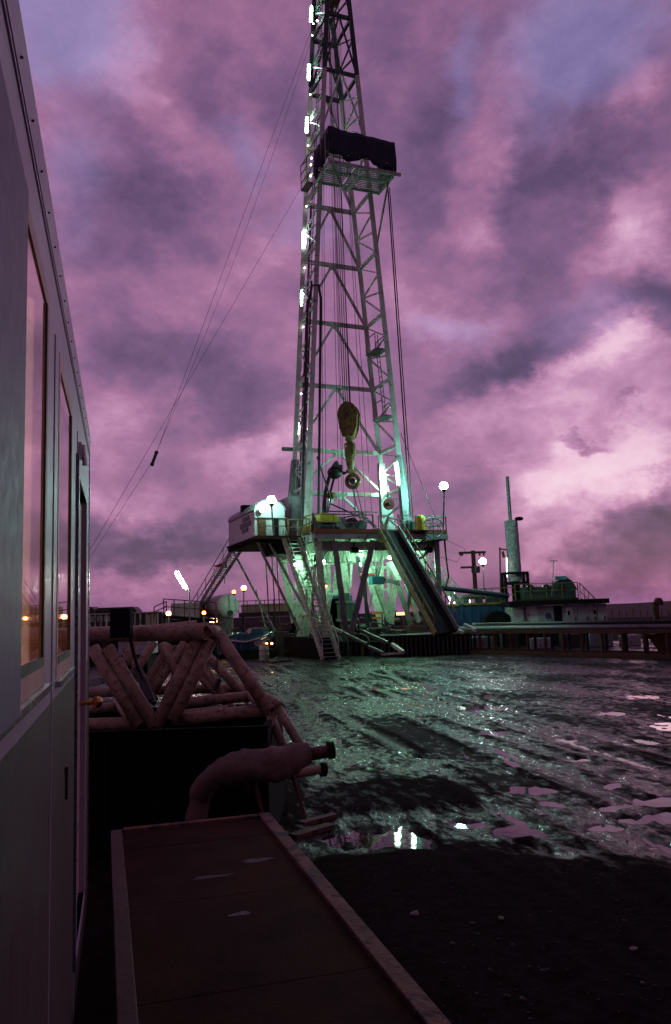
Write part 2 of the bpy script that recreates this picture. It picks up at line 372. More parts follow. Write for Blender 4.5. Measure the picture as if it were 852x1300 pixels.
wmix = nn('ShaderNodeMath', operation='ADD'); link(nt2, atn.outputs['Fac'], wmix.inputs[0])
wm2 = nn('ShaderNodeMapRange'); link(nt2, na, wm2.inputs[0]); wm2.inputs[1].default_value = .46; wm2.inputs[2].default_value = .565; wm2.inputs[3].default_value = -.85; wm2.inputs[4].default_value = .1
link(nt2, wm2.outputs[0], wmix.inputs[1]); wmix.use_clamp = True
ro = nn('ShaderNodeMapRange'); link(nt2, wmix.outputs[0], ro.inputs[0]); ro.inputs[3].default_value = .85; ro.inputs[4].default_value = .10
ro2 = nn('ShaderNodeMath', operation='ADD'); link(nt2, ro.outputs[0], ro2.inputs[0])
ro3 = nn('ShaderNodeMapRange'); link(nt2, nc, ro3.inputs[0]); ro3.inputs[3].default_value = -.08; ro3.inputs[4].default_value = .12; link(nt2, ro3.outputs[0], ro2.inputs[1])
link(nt2, ro2.outputs[0], b.inputs['Roughness'])
spc = nn('ShaderNodeMapRange'); link(nt2, wmix.outputs[0], spc.inputs[0]); spc.inputs[3].default_value = .02; spc.inputs[4].default_value = .6; link(nt2, spc.outputs[0], b.inputs['Specular IOR Level'])
b1 = nn('ShaderNodeBump'); b1.inputs['Strength'].default_value = 1.; b1.inputs['Distance'].default_value = .030; link(nt2, nb, b1.inputs['Height'])
b2 = nn('ShaderNodeBump'); b2.inputs['Strength'].default_value = .9; b2.inputs['Distance'].default_value = .010; link(nt2, nc, b2.inputs['Height']); link(nt2, b1.outputs[0], b2.inputs['Normal'])
b.inputs['IOR'].default_value = 1.36
link(nt2, b2.outputs[0], b.inputs['Normal']); me.materials.append(m)
mw, nt3, b = new_mat('puddle_water'); b.inputs['Base Color'].default_value = (.02, .016, .015, 1); b.inputs['Roughness'].default_value = .03; b.inputs['IOR'].default_value = 1.33
b.inputs['Specular IOR Level'].default_value = .5
nq = nt3.nodes.new('ShaderNodeTexNoise'); nq.inputs['Scale'].default_value = 6; bq = nt3.nodes.new('ShaderNodeBump'); bq.inputs['Strength'].default_value = .05; bq.inputs['Distance'].default_value = .02
tq = nt3.nodes.new('ShaderNodeTexCoord'); link(nt3, tq.outputs['Object'], nq.inputs['Vector']); link(nt3, nq.outputs[0], bq.inputs['Height']); link(nt3, bq.outputs[0], b.inputs['Normal'])
wb = MB().add([(-11, 4, WL), (24, 4, WL), (24, 52, WL), (-11, 52, WL)], [(0, 1, 2, 3)]); wo = wb.build('puddle_water', mw, world=True); struct(wo)
# clods and stones
cl = B()
for i in range(900):
    y_ = random.uniform(5.1, 10.5); x_ = random.uniform(.1, .5 * y_); r_ = random.uniform(.003, .010); hh, _ = height(x_, y_)
    cl.ball((x_, y_, hh + r_ * .3), r_, 5, 3, (random.uniform(.8, 1.7), random.uniform(.8, 1.4), .7))
for i in range(260):
    y_ = 5.2 + (random.random() ** 1.6) * 22; x_ = random.uniform(-.5, 1.) * y_ * .5 + .6
    if x_ < .4 and y_ < 9: continue
    r_ = random.uniform(.006, .022) * (1 + (random.random() < .08)); hh, _ = height(x_, y_)
    cl.ball((x_, y_, hh + r_ * .2), r_, 6, 4, (random.uniform(.8, 1.6), random.uniform(.8, 1.4), .7))
struct(cl.build('mud_clods', mat('clods', (.03, .022, .02), .7), world=True), 'stuff')
for lab, px, py, r_ in (('small pale stone lying on the dark dirt beyond the boardwalk edge', 527, 1172, .033), ('pale stone chip on the dark dirt right of the boardwalk', 637, 1180, .018), ('flat pale stone on the dark dirt near the right edge', 805, 1220, .026)):
    p = G(px, py); hh, _ = height(p.x, p.y)
    s_ = B().ball((p.x, p.y, hh + r_ * .35), r_, 9, 6, (1.2, .9, .6))
    for i, v_ in enumerate(s_.v): s_.v[i] = v_ + Vector((mn.noise(v_ * 40), mn.noise(v_ * 40 + Vector((5, 0, 0))), mn.noise(v_ * 40 + Vector((0, 5, 0))))) * r_ * .35
    tag(s_.build('stone', M['concrete']), lab, 'stone', 'pale stones on the dirt')
# far hill on the right
hb = B(); hp = []
for i in range(60):
    x_ = 20 + i * 6.; hgt = 2.6 + 1.6 * smooth(60, 260, x_) + .5 * mn.noise(Vector((x_ * .03, 0, 0)))
    hp.append((x_, hgt * smooth(15, 45, x_)))
for x_, hz in hp: hb.v += [Vector((x_, 150, -.2)), Vector((x_, 185, hz)), Vector((x_, 260, hz + .1)), Vector((x_, 330, -.2))]
for i in range(59):
    for k in range(3): hb.f.append([i * 4 + k, i * 4 + 4 + k, i * 4 + 5 + k, i * 4 + 1 + k]); hb.sm.append(True)
struct(hb.build('hill', mat('hill_grass', (.035, .028, .022), .95, scale=.2), world=True))

# ------------------------------------------------------------------ SITE TRAILER (left)
HD = radians(-15.2); D_ = Vector((sin(HD), cos(HD), 0)); NN = Vector((cos(HD), -sin(HD), 0)); OFF = .2
def W(s, z, out=0.): return D_ * s + NN * (-OFF + out) + Z * z      # out > 0 towards the yard
S0, S1, ZB, ZR = -3.0, 5.35, .78, 3.62
tr = thing('site_trailer', W(1.2, 0, -1.2), 'pale metal clad site trailer with lit windows, filling the left edge', 'trailer')
AX = (D_, NN, Z)
# wall with openings: (s0,s1,z0,z1)
W1 = (-.9, 2.32, 2.34, 3.43); W2 = (2.72, 3.46, 2.32, 3.40); DR = (4.02, 4.86, 1.02, 3.20)
def wall_cells(ops, s0, s1, z0, z1):
    ss = sorted({s0, s1, *[o[0] for o in ops], *[o[1] for o in ops]}); zs = sorted({z0, z1, *[o[2] for o in ops], *[o[3] for o in ops]})
    for i in range(len(ss) - 1):
        for j in range(len(zs) - 1):
            cs, cz = (ss[i] + ss[i + 1]) / 2, (zs[j] + zs[j + 1]) / 2
            if not any(o[0] < cs < o[1] and o[2] < cz < o[3] for o in ops): yield ss[i], ss[i + 1], zs[j], zs[j + 1]
mbw = B()
for a, b_, c_, d in wall_cells([W1, W2, DR], S0, S1, ZB, ZR): mbw.box(W((a + b_) / 2, (c_ + d) / 2, -.05), (b_ - a, .1, d - c_), AX)
mbw.box(W(S1 - .04, (ZB + ZR) / 2, -1.25), (.08, 2.3, ZR - ZB), AX); mbw.box(W(S0 + .04, (ZB + ZR) / 2, -1.25), (.08, 2.3, ZR - ZB), AX)
mbw.box(W((S0 + S1) / 2, (ZB + ZR) / 2, -2.45), (S1 - S0, .1, ZR - ZB), AX)
child(mbw, 'wall', M['alu'], tr)
child(B().box(W((S0 + S1) / 2, ZR + .05, -1.25), (S1 - S0 + .02, 2.51, .1), AX), 'roof', M['alu'], tr)
child(B().box(W((S0 + S1) / 2, ZB - .0, -1.25), (S1 - S0 - .3, 2.2, .12), AX), 'floor', M['dark'], tr)
g = B(); g.box(W((S0 + S1) / 2, ZR + .0, -.009), (S1 - S0 + .01, .03, .07), AX); g.box(W((S0 + S1) / 2, ZR - .045, -.003), (S1 - S0 + .01, .014, .012), AX)
child(g, 'eave_trim', M['alu'], tr)
for i in range(24): child(B().ball(W(.3 + i * .21, ZR + .0, .009), .0035, 6, 4), 'rivet', M['dark'], tr)
for s_ in (.62, 2.54, 3.86): child(B().box(W(s_, (ZB + ZR) / 2 - .1, .001), (.016, .006, ZR - ZB - .25), AX), 'panel_seam', M['alu'], tr)
child(B().box(W(S1 - .02, (ZB + ZR) / 2, -.004), (.05, .02, ZR - ZB - .13), AX), 'corner_trim', M['chrome'], tr)
g = B(); g.box(W((S0 + S1) / 2, 1.52, .001), (S1 - S0 - .1, .004, .005), AX); child(g, 'skirting_joint', M['dark'], tr)
for s_ in (-2, 1., 4.): child(B().box(W(s_, ZB / 2 - .05, -1.2), (.4, 2., ZB - .02), AX), 'support_block', M['concrete'], tr)
k = B()
for a, b_, c_, d in wall_cells([(DR[0], DR[1], DR[2], 2.27)], S0 + .01, S1 - .05, ZB + .01, 2.27): k.box(W((a + b_) / 2, (c_ + d) / 2, .0005), (b_ - a, .003, d - c_), AX)
child(k, 'lower_cladding', mat('lower_panel', (.085, .066, .064), .45, .1, var=.2, scale=1.3, bump=.25, fine=45, streak=True), tr)
# glass
mg, ntg, b = new_mat('window_glass'); b.inputs['Base Color'].default_value = (.9, .9, .9, 1); b.inputs['Roughness'].default_value = .02; b.inputs['Transmission Weight'].default_value = 1.; b.inputs['IOR'].default_value = 1.45
# curtain: warm room light put into its own glow
mc, ntc, b = new_mat('glowing_curtain'); b.inputs['Base Color'].default_value = (.6, .45, .36, 1); b.inputs['Roughness'].default_value = .9; b.inputs['Emission Color'].default_value = (1, .47, .30, 1); b.inputs['Emission Strength'].default_value = .75
wv_ = ntc.nodes.new('ShaderNodeTexWave'); wv_.inputs['Scale'].default_value = 4.5; wv_.inputs['Distortion'].default_value = 1.2; wv_.inputs['Detail'].default_value = 2
tcc = ntc.nodes.new('ShaderNodeTexCoord'); rotm = ntc.nodes.new('ShaderNodeMapping'); rotm.inputs['Rotation'].default_value = (0, 0, -HD + pi / 2); link(ntc, tcc.outputs['Object'], rotm.inputs[0]); link(ntc, rotm.outputs[0], wv_.inputs['Vector'])
bb = ntc.nodes.new('ShaderNodeBump'); bb.inputs['Strength'].default_value = .8; bb.inputs['Distance'].default_value = .05; link(ntc, wv_.outputs[0], bb.inputs['Height']); link(ntc, bb.outputs[0], b.inputs['Normal'])
def window(o, name, deep=.006, curtain=True):
    s0, s1, z0, z1 = o; t = .05
    fr = B()
    for a, b_, c_, d in ((s0 + .001, s0 + t, z0, z1), (s1 - t, s1 - .001, z0, z1), (s0 + t, s1 - t, z0 + .001, z0 + t), (s0 + t, s1 - t, z1 - t, z1 - .001)):
        fr.box(W((a + b_) / 2, (c_ + d) / 2, -.068), (b_ - a, .14, d - c_), AX)
    fo = child(fr, name, M['reveal'], tr)
    gl = B().box(W((s0 + s1) / 2, (z0 + z1) / 2, -deep), (s1 - s0 - 2 * t, .008, z1 - z0 - 2 * t), AX); child(gl, 'pane', mg, fo)
    gk = B()
    for a, b_, c_, d in ((s1 - t - .03, s1 - t, z0 + t, z1 - t), (s0 + t, s1 - t - .03, z0 + t, z0 + t + .025)):
        gk.box(W((a + b_) / 2, (c_ + d) / 2, -deep + .007), (b_ - a, .006, d - c_), AX)
    child(gk, 'gasket', M['rubber'], fo)
    sb = B().box(W((s0 + s1) / 2, z0 - .01, .003), (s1 - s0 + .06, .03, .018), AX); child(sb, 'sill', M['chrome'], fo)
    if curtain:
        cu = B(); n = int((s1 - s0) / .02); vs = []
        for i in range(n + 1):
            s_ = s0 + (s1 - s0) * i / n; off = -.06 + .012 * sin(i * .9) + .012 * sin(i * .37)
            vs += [W(s_, z0 - .05, off), W(s_, z1 + .03, off)]
        cu.add(vs, [(2 * i, 2 * i + 2, 2 * i + 3, 2 * i + 1) for i in range(n)], True); child(cu, 'curtain', mc, fo)
    return fo
window(W1, 'window'); window(W2, 'window')
for (s_, col_) in ((.8, 0), (2.9, 0)):        # room lamps behind the curtains
    child(B().box(W(s_, 3.3, -1.1), (.5, .1, .06), AX), 'ceiling_lamp', emit('room_lamp', (1, .62, .34), 7), tr)
# open shutter standing off the wall in front of the big window
sh = B().box(W(.50, 2.83, .022), (2.06, .014, .98), AX); sh.box(W(1.52, 2.83, .014), (.02, .026, .98), AX)
child(sh, 'shutter', M['shutter'], tr)
# door
dr = child(B().box(W((DR[0] + DR[1]) / 2, (DR[2] + DR[3]) / 2, -.045), (DR[1] - DR[0] - .06, .045, DR[3] - DR[2] - .06), AX), 'door', mat('door_paint', (.5, .27, .24), .45), tr)
kn = B(); kn.tube((W(4.72, 2.06, -.02), W(4.72, 2.06, .05)), .014, 8); kn.ball(W(4.72, 2.06, .072), .032, 12, 8); child(kn, 'handle', M['brass'], dr)
df = B()
for a, b_, c_, d in ((DR[0] - .06, DR[0], DR[2], DR[3] + .06), (DR[1], DR[1] + .06, DR[2], DR[3] + .06), (DR[0], DR[1], DR[3], DR[3] + .06), (DR[0], DR[1], DR[2] - .04, DR[2])):
    df.box(W((a + b_) / 2, (c_ + d) / 2, -.014), (b_ - a, .04, d - c_), AX)
child(df, 'door_frame', M['alu'], tr)
child(B().box(W(3.80, 2.15, .004), (.02, .02, 2.25), AX), 'door_trim', mat('blue_grey_trim', (.14, .18, .24), .3, .5), tr)
la = B(); la.box(W(4.0, 3.33, .006), (.10, .02, .07), AX); la.tube((W(4.0, 3.36, .02), W(4.0, 3.26, .03)), .012, 10); child(la, 'door_bracket', M['chrome'], tr)
hs = B(); hs.box(W(3.2, 1.92, .006), (.03, .012, .12), AX); hs.box(W(3.2, 1.97, .008), (.09, .012, .02), AX); child(hs, 'hasp', M['dark'], tr)

# ------------------------------------------------------------------ BOARDWALK
def DK(s, l, z=.9): return Vector((0, 0, 0)) + D2 * s + N2 * l + Z * z
D2 = Vector((sin(radians(-16.3)), cos(radians(-16.3)), 0)); N2 = Vector((cos(radians(-16.3)), -sin(radians(-16.3)), 0)); AX2 = (D2, N2, Z)
LR = 1.29; LL = .055; SF = 6.66; SN = 1.3
bw = thing('boardwalk', DK((SF + SN) / 2, (LL + LR) / 2, 0), 'wet dark plywood walkway with paler edge timbers beside the trailer', 'walkway')
pl = B(); s_ = SN; i = 0
while s_ < SF - .1:
    w_ = min(1.2, SF - .1 - s_)
    pl.box(DK(s_ + w_ / 2, (LL + LR) / 2, .875 + .003 * random.random()), (w_ - .006, LR - LL - .02, .03), AX2); s_ += w_
child(pl, 'boards', M['wood'], bw)
def film(px, py, a, b_, sd):
    c_ = G(px, py, .8935); vs = [c_]; n = 22
    for i in range(n): t = 2 * pi * i / n; q = 1 + .18 * sin(3 * t + sd) + .12 * sin(7 * t + sd); vs.append(c_ + D2 * (sin(t) * b_ * q) + N2 * (cos(t) * a * q))
    child(B().add(vs, [(0, i + 1, (i + 1) % n + 1) for i in range(n)]), 'water_film', mw2, bw)
mw2 = mat('water_film', (.02, .015, .013), .2, bump=.35, spec=.4, fine=60)
film(326, 1092, .10, .045, 1); film(268, 1113, .13, .03, 2); film(306, 1160, .06, .03, 4)
fr = B(); fr.box(DK((SF + SN) / 2, LR - .04, .88), (SF - SN, .09, .075), AX2)
child(fr, 'edge_timber', M['edge'], bw, .006)
fr = B(); fr.box(DK((SF + SN) / 2, LL + .04, .872), (SF - SN, .085, .062), AX2); child(fr, 'edge_timber', M['brown'], bw, .006)
fr = B(); fr.box(DK(SF - .03, (LL + LR) / 2, .879), (.06, LR - LL - .18, .07), AX2); child(fr, 'end_timber', M['edge'], bw, .006)
lg = B()
for a in (1.6, 3.2, 4.9, 6.5):
    for l in (LL + .1, LR - .1): lg.box(DK(a, l, .42), (.1, .1, .84), AX2)
child(lg, 'posts', M['edge'], bw)

# ------------------------------------------------------------------ PIPE TRUSS SECTION on a dark skip
bx = thing('steel_skip', (-2.0, 9.6, 0), 'dark open steel skip box carrying the pipe truss section', 'skip')
k = B(); k.box((-2.55, 8.72, .68), (3.5, .06, 1.33)); k.box((-2.55, 10.9, .68), (3.5, .06, 1.33)); k.box((-.83, 9.81, .68), (.06, 2.1, 1.33)); k.box((-4.27, 9.81, .68), (.06, 2.1, 1.33)); child(k, 'side_panels', M['black'], bx)
k = B()
for i in range(7): k.box((-4.1 + i * .53, 8.66, .68), (.07, .06, 1.2))
child(k, 'ribs', M['black'], bx); child(B().box((-2.55, 9.81, .07), (3.4, 2.1, .06)), 'floor', M['black'], bx)
tt = thing('pipe_truss_section', at(230, 915, 8.6), 'scuffed welded pipe truss section with open tube ends lying on the skip', 'truss')
P_ = .078
def tp(a, b_, r=P_, name='chord', w_=.016): child(B().pipe(a, b_, r, w_), name, M['pale_pipe'], tt)
Yf, Yb = 8.55, 10.6
tp(at(70, 806, 9.1), at(262, 803, 8.45), .084); tp(at(90, 805, 10.4), at(276, 799, 8.9), .08); tp(at(60, 815, 11), at(250, 795, 11.2), .085)
for a, b_ in (((118, 822), (177, 921)), ((137, 822), (197, 922)), ((253, 808), (198, 922)), ((268, 812), (219, 915)), ((278, 806), (341, 902))):
    tp(at(*a, 8.55), at(*b_, 8.4), .068, 'diagonal')
for a, b_ in (((70, 921), (169, 918)), ((220, 914), (343, 900))): tp(at(*a, 8.5), at(*b_, 8.45), .064)
for a, b_, Ya, Yb_ in (((112, 900), (158, 897), 9.6, 9.6), ((236, 892), (316, 884), 9.6, 9.6), ((112, 880), (330, 872), 10.6, 10.6), ((232, 908), (290, 902), 9.0, 9.0)): tp(at(*a, Ya), at(*b_, Yb_), .06)
for a, b_ in (((172, 815), (148, 862)), ((196, 815), (150, 885)), ((216, 818), (172, 890)), ((235, 815), (180, 900)), ((222, 828), (168, 900)), ((160, 822), (196, 890)), ((245, 830), (290, 892)), ((262, 830), (316, 890)), ((232, 835), (300, 905)), ((205, 818), (232, 870)), ((250, 812), (212, 880))):
    tp(at(*a, 10.4), at(*b_, 10.2), .056, 'diagonal')
for a, b_, ya, yb in (((169, 918), (150, 890), 8.5, 9.7), ((343, 901), (318, 882), 8.45, 9.7), ((262, 803), (276, 799), 8.5, 9.)): tp(at(*a, ya), at(*b_, yb), .06, 'strut')
child(B().tube((at(178, 850, 9.3), at(196, 893, 9.0)), .03, 8).tube((at(172, 848, 9.3), at(190, 890, 9.0)), .03, 8), 'hose', M['rubber'], tt)
# leaning loose frame at the right end
lf = thing('pipe_trestle', G(385, 985), 'rusty pipe frame leaning at the right end of the truss', 'frame')
for a, b_, ya, yb in (((337, 884), (356, 897), 9.4, 9.2), ((350, 892), (381, 948), 9.3, 8.9), ((338, 895), (360, 950), 9.6, 9.1), ((328, 945), (349, 905), 9.1, 9.3), ((352, 985), (408, 977), 8.8, 8.8)):
    child(B().pipe(at(*a, ya), at(*b_, yb), .05, .01), 'tube', M['pale_pipe'], lf)
child(B().tube((at(408, 977, 8.8), at(413, 977, 8.82)), .075, 14), 'flange', M['black'], lf)
# chain
ch = thing('chain', at(277, 810, 8.3), 'short dark chain hanging from the upper truss tube', 'chain')
for i in range(14):
    a = at(277 + 2.0 * sin(i * .6), 812 + i * 4.0, 8.3); lk = B(); n = 10; pts = []
    for j in range(n + 1):
        t = 2 * pi * j / n; pts.append(a + Vector(((cos(t) * .010) if i % 2 else 0, 0 if i % 2 else cos(t) * .010, sin(t) * .021)))
    child(lk.tube(pts, .0045, 6, False), 'chain_link', M['dark'], ch)
child(B().tube((at(279, 862, 8.3), at(272, 876, 8.3)), .03, 8), 'hook', M['dark'], ch)
# black box on the top tube
tag(B().box(at(154.5, 791, 8.35), (.21, .14, .3)).box(at(154.5, 774, 8.35), (.17, .1, .02)).build('control_box', M['black'], bevel=.01), 'black metal box standing on the top tube of the pipe truss', 'box')
tag(B().tube([at(164, 805, 8.4), at(170, 830, 8.45), at(176, 850, 8.5), at(182, 862, 8.5)], .02, 8).build('hose', M['rubber']), 'black hose hanging from the box on the truss', 'hose')
# wrapped pipe elbow
we = thing('wrapped_pipe_elbow', G(330, 1045), 'pale blotchy lagged pipe elbow lying in front of the skip', 'pipe')
pts = [at(246, 1062, 8.1), at(249, 1040, 8.1), at(253, 1012, 8.1), at(264, 992, 8.05), at(282, 980, 8.0), at(302, 975, 7.95), at(330, 972, 7.9), at(356, 968, 7.9), at(378, 962, 7.95), at(392, 958, 8.0)]
rs = [.085, .09, .095, .11, .125, .155, .165, .16, .13, .10]
pp, rr = [], []
for i in range(len(pts) - 1):
    for k_ in range(6): t_ = k_ / 6; pp.append(pts[i].lerp(pts[i + 1], t_)); rr.append((rs[i] + (rs[i + 1] - rs[i]) * t_) * (1 + .07 * sin((i * 6 + k_) * 1.3) * sin((i * 6 + k_) * .37)))
pp.append(pts[-1]); rr.append(rs[-1])
o_ = child(B().tube(pp, rr, 28), 'lagging', M['wrap'], we)
for v_ in o_.data.vertices: v_.co += Vector((mn.noise(v_.co * 5), mn.noise(v_.co * 5 + Vector((3, 1, 0))), mn.noise(v_.co * 5 + Vector((0, 7, 0))))) * .032
child(B().pipe(at(388, 959, 8.0), at(425, 952, 8.05), .062, .012), 'spigot', M['rust'], we); child(B().pipe(at(416, 953, 8.04), at(424, 952, 8.05), .085, .03), 'flange', M['black'], we)
for a, b_ in ((at(322, 985, 8.0), at(338, 1055, 7.9)), (at(370, 980, 8.0), at(388, 1040, 7.9)), (at(312, 985, 8.1), G(318, 1052))): child(B().tube((a, b_), .02, 6), 'trestle_leg', M['rust'], we)
for a, b_, w_ in (((382, 1046), (425, 1035), .12), ((372, 1062), (420, 1048), .14), ((395, 1025), (440, 1022), .07)):
    pa, pb = G(*a, .02), G(*b_, .02); 
    tag(B().beam(pa, pb, w_, .05).build('timber_plank', M['edge']), {1046: 'dark plank in the mud nearest the pipe elbow', 1062: 'wide dark plank lying beside the boardwalk corner', 1025: 'narrow offcut board lying furthest from the boardwalk'}[a[1]], 'plank', 'planks in the mud by the boardwalk')

# ------------------------------------------------------------------ DRILLING MAST
VD = 1.4
def wz(z): return 6.75 - .145 * (z - 8.3)
def leg(s, v, z): return R(s * wz(z) / 2, v * VD, z)
ZF = 7.3
mast = thing('drilling_mast', R(0, 0, ZF), 'tall tapering white lattice drilling mast standing on the rig floor', 'derrick')
LV = [7.35, 10.35, 13.2, 17.6, 22, 26.2, 30.3, 34.4, 38.6, 42.8, 47]
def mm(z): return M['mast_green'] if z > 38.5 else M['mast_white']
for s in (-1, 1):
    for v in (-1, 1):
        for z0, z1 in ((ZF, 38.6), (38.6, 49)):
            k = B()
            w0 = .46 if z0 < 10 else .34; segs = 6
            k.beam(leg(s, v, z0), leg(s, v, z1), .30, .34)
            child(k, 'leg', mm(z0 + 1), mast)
for s, v, w_, m_ in ((-1, -1, .42, 'grey'), (-1, 1, .26, 'mast_white'), (1, -1, .52, 'mast_white'), (1, 1, .3, 'grey')):           # heavy lower legs
    child(B().prism([leg(s, v, ZF) + U * -w_ + V * .2, leg(s, v, ZF) + U * w_ + V * .2, leg(s, v, 12.5) + U * .2 + V * .2, leg(s, v, 12.5) - U * .2 + V * .2], -V * .4), 'leg_foot', M[m_], mast)
for i, z in enumerate(LV[1:], 1):
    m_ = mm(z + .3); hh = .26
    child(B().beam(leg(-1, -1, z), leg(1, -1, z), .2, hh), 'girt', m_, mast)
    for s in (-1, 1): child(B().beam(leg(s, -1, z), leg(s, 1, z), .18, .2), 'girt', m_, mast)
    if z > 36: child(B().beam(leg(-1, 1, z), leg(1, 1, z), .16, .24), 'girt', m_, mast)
    zp = LV[i - 1]; mid = (leg(-1, -1, z) + leg(1, -1, z)) / 2
    for s in (-1, 1):
        child(B().beam(mid, leg(s, -1, zp), .15), 'brace', mm(zp + 1), mast)
        zm = (z + zp) / 2; c1 = leg(s, -1, zm)
        k = B(); k.beam(c1, leg(s, 1, zm + .65), .10); k.beam(c1, leg(s, 1, zm - .65), .10); k.beam(leg(s, -1, z), leg(s, 1, zm + .65), .08)
        k.beam(leg(s, 1, zp), c1, .10)
        child(k, 'side_bracing', mm(zp + 1), mast)
    if z > 36:
        for s in (-1, 1): child(B().beam((leg(-1, 1, z) + leg(1, 1, z)) / 2, leg(s, 1, zp), .12), 'brace', mm(zp + 1), mast)
    child(B().box(mid + V * .1 - Z * .12, (.55, .04, .5), (U, V, Z)), 'gusset', m_, mast)
# second sloped girt pair low down + mud-board ladder on left leg
child(B().beam(leg(-1, -1, 13.2) - U * .9, leg(-1, -1, 13.2), .2, .22), 'outrigger', M['grey'], mast)
k = B()
for s_ in (-.2, .2): k.tube((leg(-1, .1, 8) + V * s_, leg(-1, .1, 46) + V * s_), .03, 5)
for i in range(110): z = 8.2 + i * .345; k.tube((leg(-1, .1, z) - V * .2, leg(-1, .1, z) + V * .2), .018, 4)
child(k, 'ladder', M['grey'], mast)
# ladder platforms on right side at ~z 18-20
k = B()
for z in (15.3, 19.8):
    c_ = leg(1, 0, z) + U * -.1
    k.box(c_, (.9, 1.6, .08), (U, V, Z))
    for a in (-.42, .42):
        for b_ in (-.75, .75): k.beam(c_ + U * a + V * b_, c_ + U * a + V * b_ + Z * 1.1, .05)
    for a in (-.42, .42): k.beam(c_ + U * a - V * .75 + Z * 1.05, c_ + U * a + V * .75 + Z * 1.05, .05)
for s_ in (-.2, .2): k.beam(leg(1, 0, 15.3) + V * s_, leg(1, 0, 21) + V * s_, .05)
for i in range(16): k.beam(leg(1, 0, 15.4 + i * .34) - V * .2, leg(1, 0, 15.4 + i * .34) + V * .2, .035)
child(k, 'side_platforms', M['grey'], mast)
# standpipe and hose along the left legs
k = B(); k.tube([leg(-1, 1, ZF) + U * .75 + V * .1, leg(-1, 1, 22.4) + U * .28 + V * .2, leg(-1, 1, 23.3) + U * .1 + V * .2, leg(-1, 1, 23.2) - U * .35 + V * .2, leg(-1, 1, 21.8) - U * .55 + V * .1, leg(-1, 1, ZF) - U * .35 + V * .1], .085, 8)
child(k, 'standpipe', M['dark'], mast)
child(B().tube([leg(-1, 0, 8) + V * .5, leg(-1, 0, 24) + V * .5], .06, 6).tube([leg(-1, 0, 8) - V * .6 + U * .1, leg(-1, 0, 30) - V * .6 + U * .1], .05, 6), 'conduit', M['dark'], mast)
# fluorescent fittings
def tube_light(c, d, L=1.15, m_=M['tube'], par=mast, r=.095, body=True):
    c = Vector(c); d = Vector(d).normalized()
    f_ = child(B().box((c + Vector((0, .13, 0))), (.26, .08, L + .15), (Vector((1, 0, 0)), d.cross(Vector((1, 0, 0))), d)), 'light_fitting', M['grey'], par)
    child(B().tube((c - d * L / 2, c + d * L / 2), r, 10), 'lamp', m_, f_); return f_
for px_, py_ in ((395, 17), (392, 91), (389.5, 158), (385, 303), (383, 379), (380.6, 460), (378.5, 542)):
    p0_, p1_ = at(px_ - .4, py_ + 10, 51.0), at(px_ + .4, py_ - 10, 51.0); tube_light((p0_ + p1_) / 2, p1_ - p0_, (p1_ - p0_).length * .95, M['tube'], mast, .052)
tube_light(leg(1, -1, 11.25) + V * .35 - U * .1, Z - U * .1, 1.45, M['tube'], mast, .12); tube_light(leg(1, 1, 11.3) - U * .28 + V * .05, Z - U * .1, 1.4, M['tube'], mast, .08)
# extra glowing guards near board
for z in (31.3, 31.9, 32.7, 33.2, 43.6): child(B().ball(leg(-1, -.6, z) - U * .05 + V * .4, .07, 8, 5), 'bulb', emit('bulb', (1, 1, .85), 10) if 'bulb' not in bpy.data.materials else bpy.data.materials['bulb'], mast)
for px_, py_ in ((393.5, 45), (391, 120), (388, 185), (386, 262), (384, 340), (382, 415), (379.5, 500), (386, 455), (395, 30), (388, 232)):
    child(B().ball(at(px_ + 3, py_, 50.8), .055, 8, 5), 'bulb', bpy.data.materials['bulb'], mast)
# crown hint (yellow sheaves at the top)
k = B()
for a in (-.5, 0, .5): k.tube((R(a, 0, 45.3) - U * .08, R(a, 0, 45.3) + U * .08), .55, 16)
child(k, 'crown_sheaves', M['block'], mast)
k = B(); k.box(R(0, 0, 49.2), (3.2, 3.6, .3), (U, V, Z)); child(k, 'crown_platform', M['dark'], mast)
k = B(); zc = 45.6
k.box(leg(-1, 0, zc) - U * .5, (.6, 1.0, .1), (U, V, Z)); child(k, 'side_perch', M['dark'], mast)

# racking board
rb = child(B().box(R(-.0, 2.95, 30.35), (4.9, .16, .16), (U, V, Z)), 'racking_board', M['subs'], mast)
k = B(); zb = 30.3
for i in range(11): k.beam(R(-2.1, 1.75 + i * .2, zb), R(-.45, 1.75 + i * .2, zb), .07, .05)
for i in range(11): k.beam(R(.15, 1.75 + i * .2, zb), R(2.3, 1.75 + i * .2, zb), .07, .05)
child(k, 'fingers', M['subs'], rb)
k = B(); k.beam(R(-.3, 1.3, zb - .1), R(-.3, 4.0, zb - .1), .10, .16); k.beam(R(.1, 1.3, zb - .1), R(.1, 4.0, zb - .1), .10, .16)
for i in range(8): k.beam(R(-.3, 1.5 + i * .34, zb - .1), R(.1, 1.5 + i * .34, zb - .1), .06, .06)
child(k, 'diving_board', M['mast_white'], rb)
k = B(); k.beam(R(-2.15, 1.5, zb), R(-2.15, 4.05, zb), .12, .2); k.beam(R(2.35, 1.5, zb), R(2.35, 4.05, zb), .12, .2); k.beam(R(-2.2, 4.05, zb), R(2.75, 4.05, zb), .12, .2); k.beam(R(-2.15, 1.6, zb), R(2.35, 1.6, zb), .12, .2)
for s in (-1, 1):
    for f_ in (0, .5, 1): k.beam(R(s * 2.25 + .05, 1.6 + 2.4 * f_, zb), R(s * 2.25 + .05, 1.6 + 2.4 * f_, zb + 2.2), .06)
for i in range(5): k.beam(R(-2.4 + 1.2 * i, 4.0, zb), R(-2.4 + 1.2 * i, 4.0, zb + 2.1), .06)
k.beam(R(-2.4, 4.0, zb + .65), R(2.4, 4.0, zb + .65), .05)
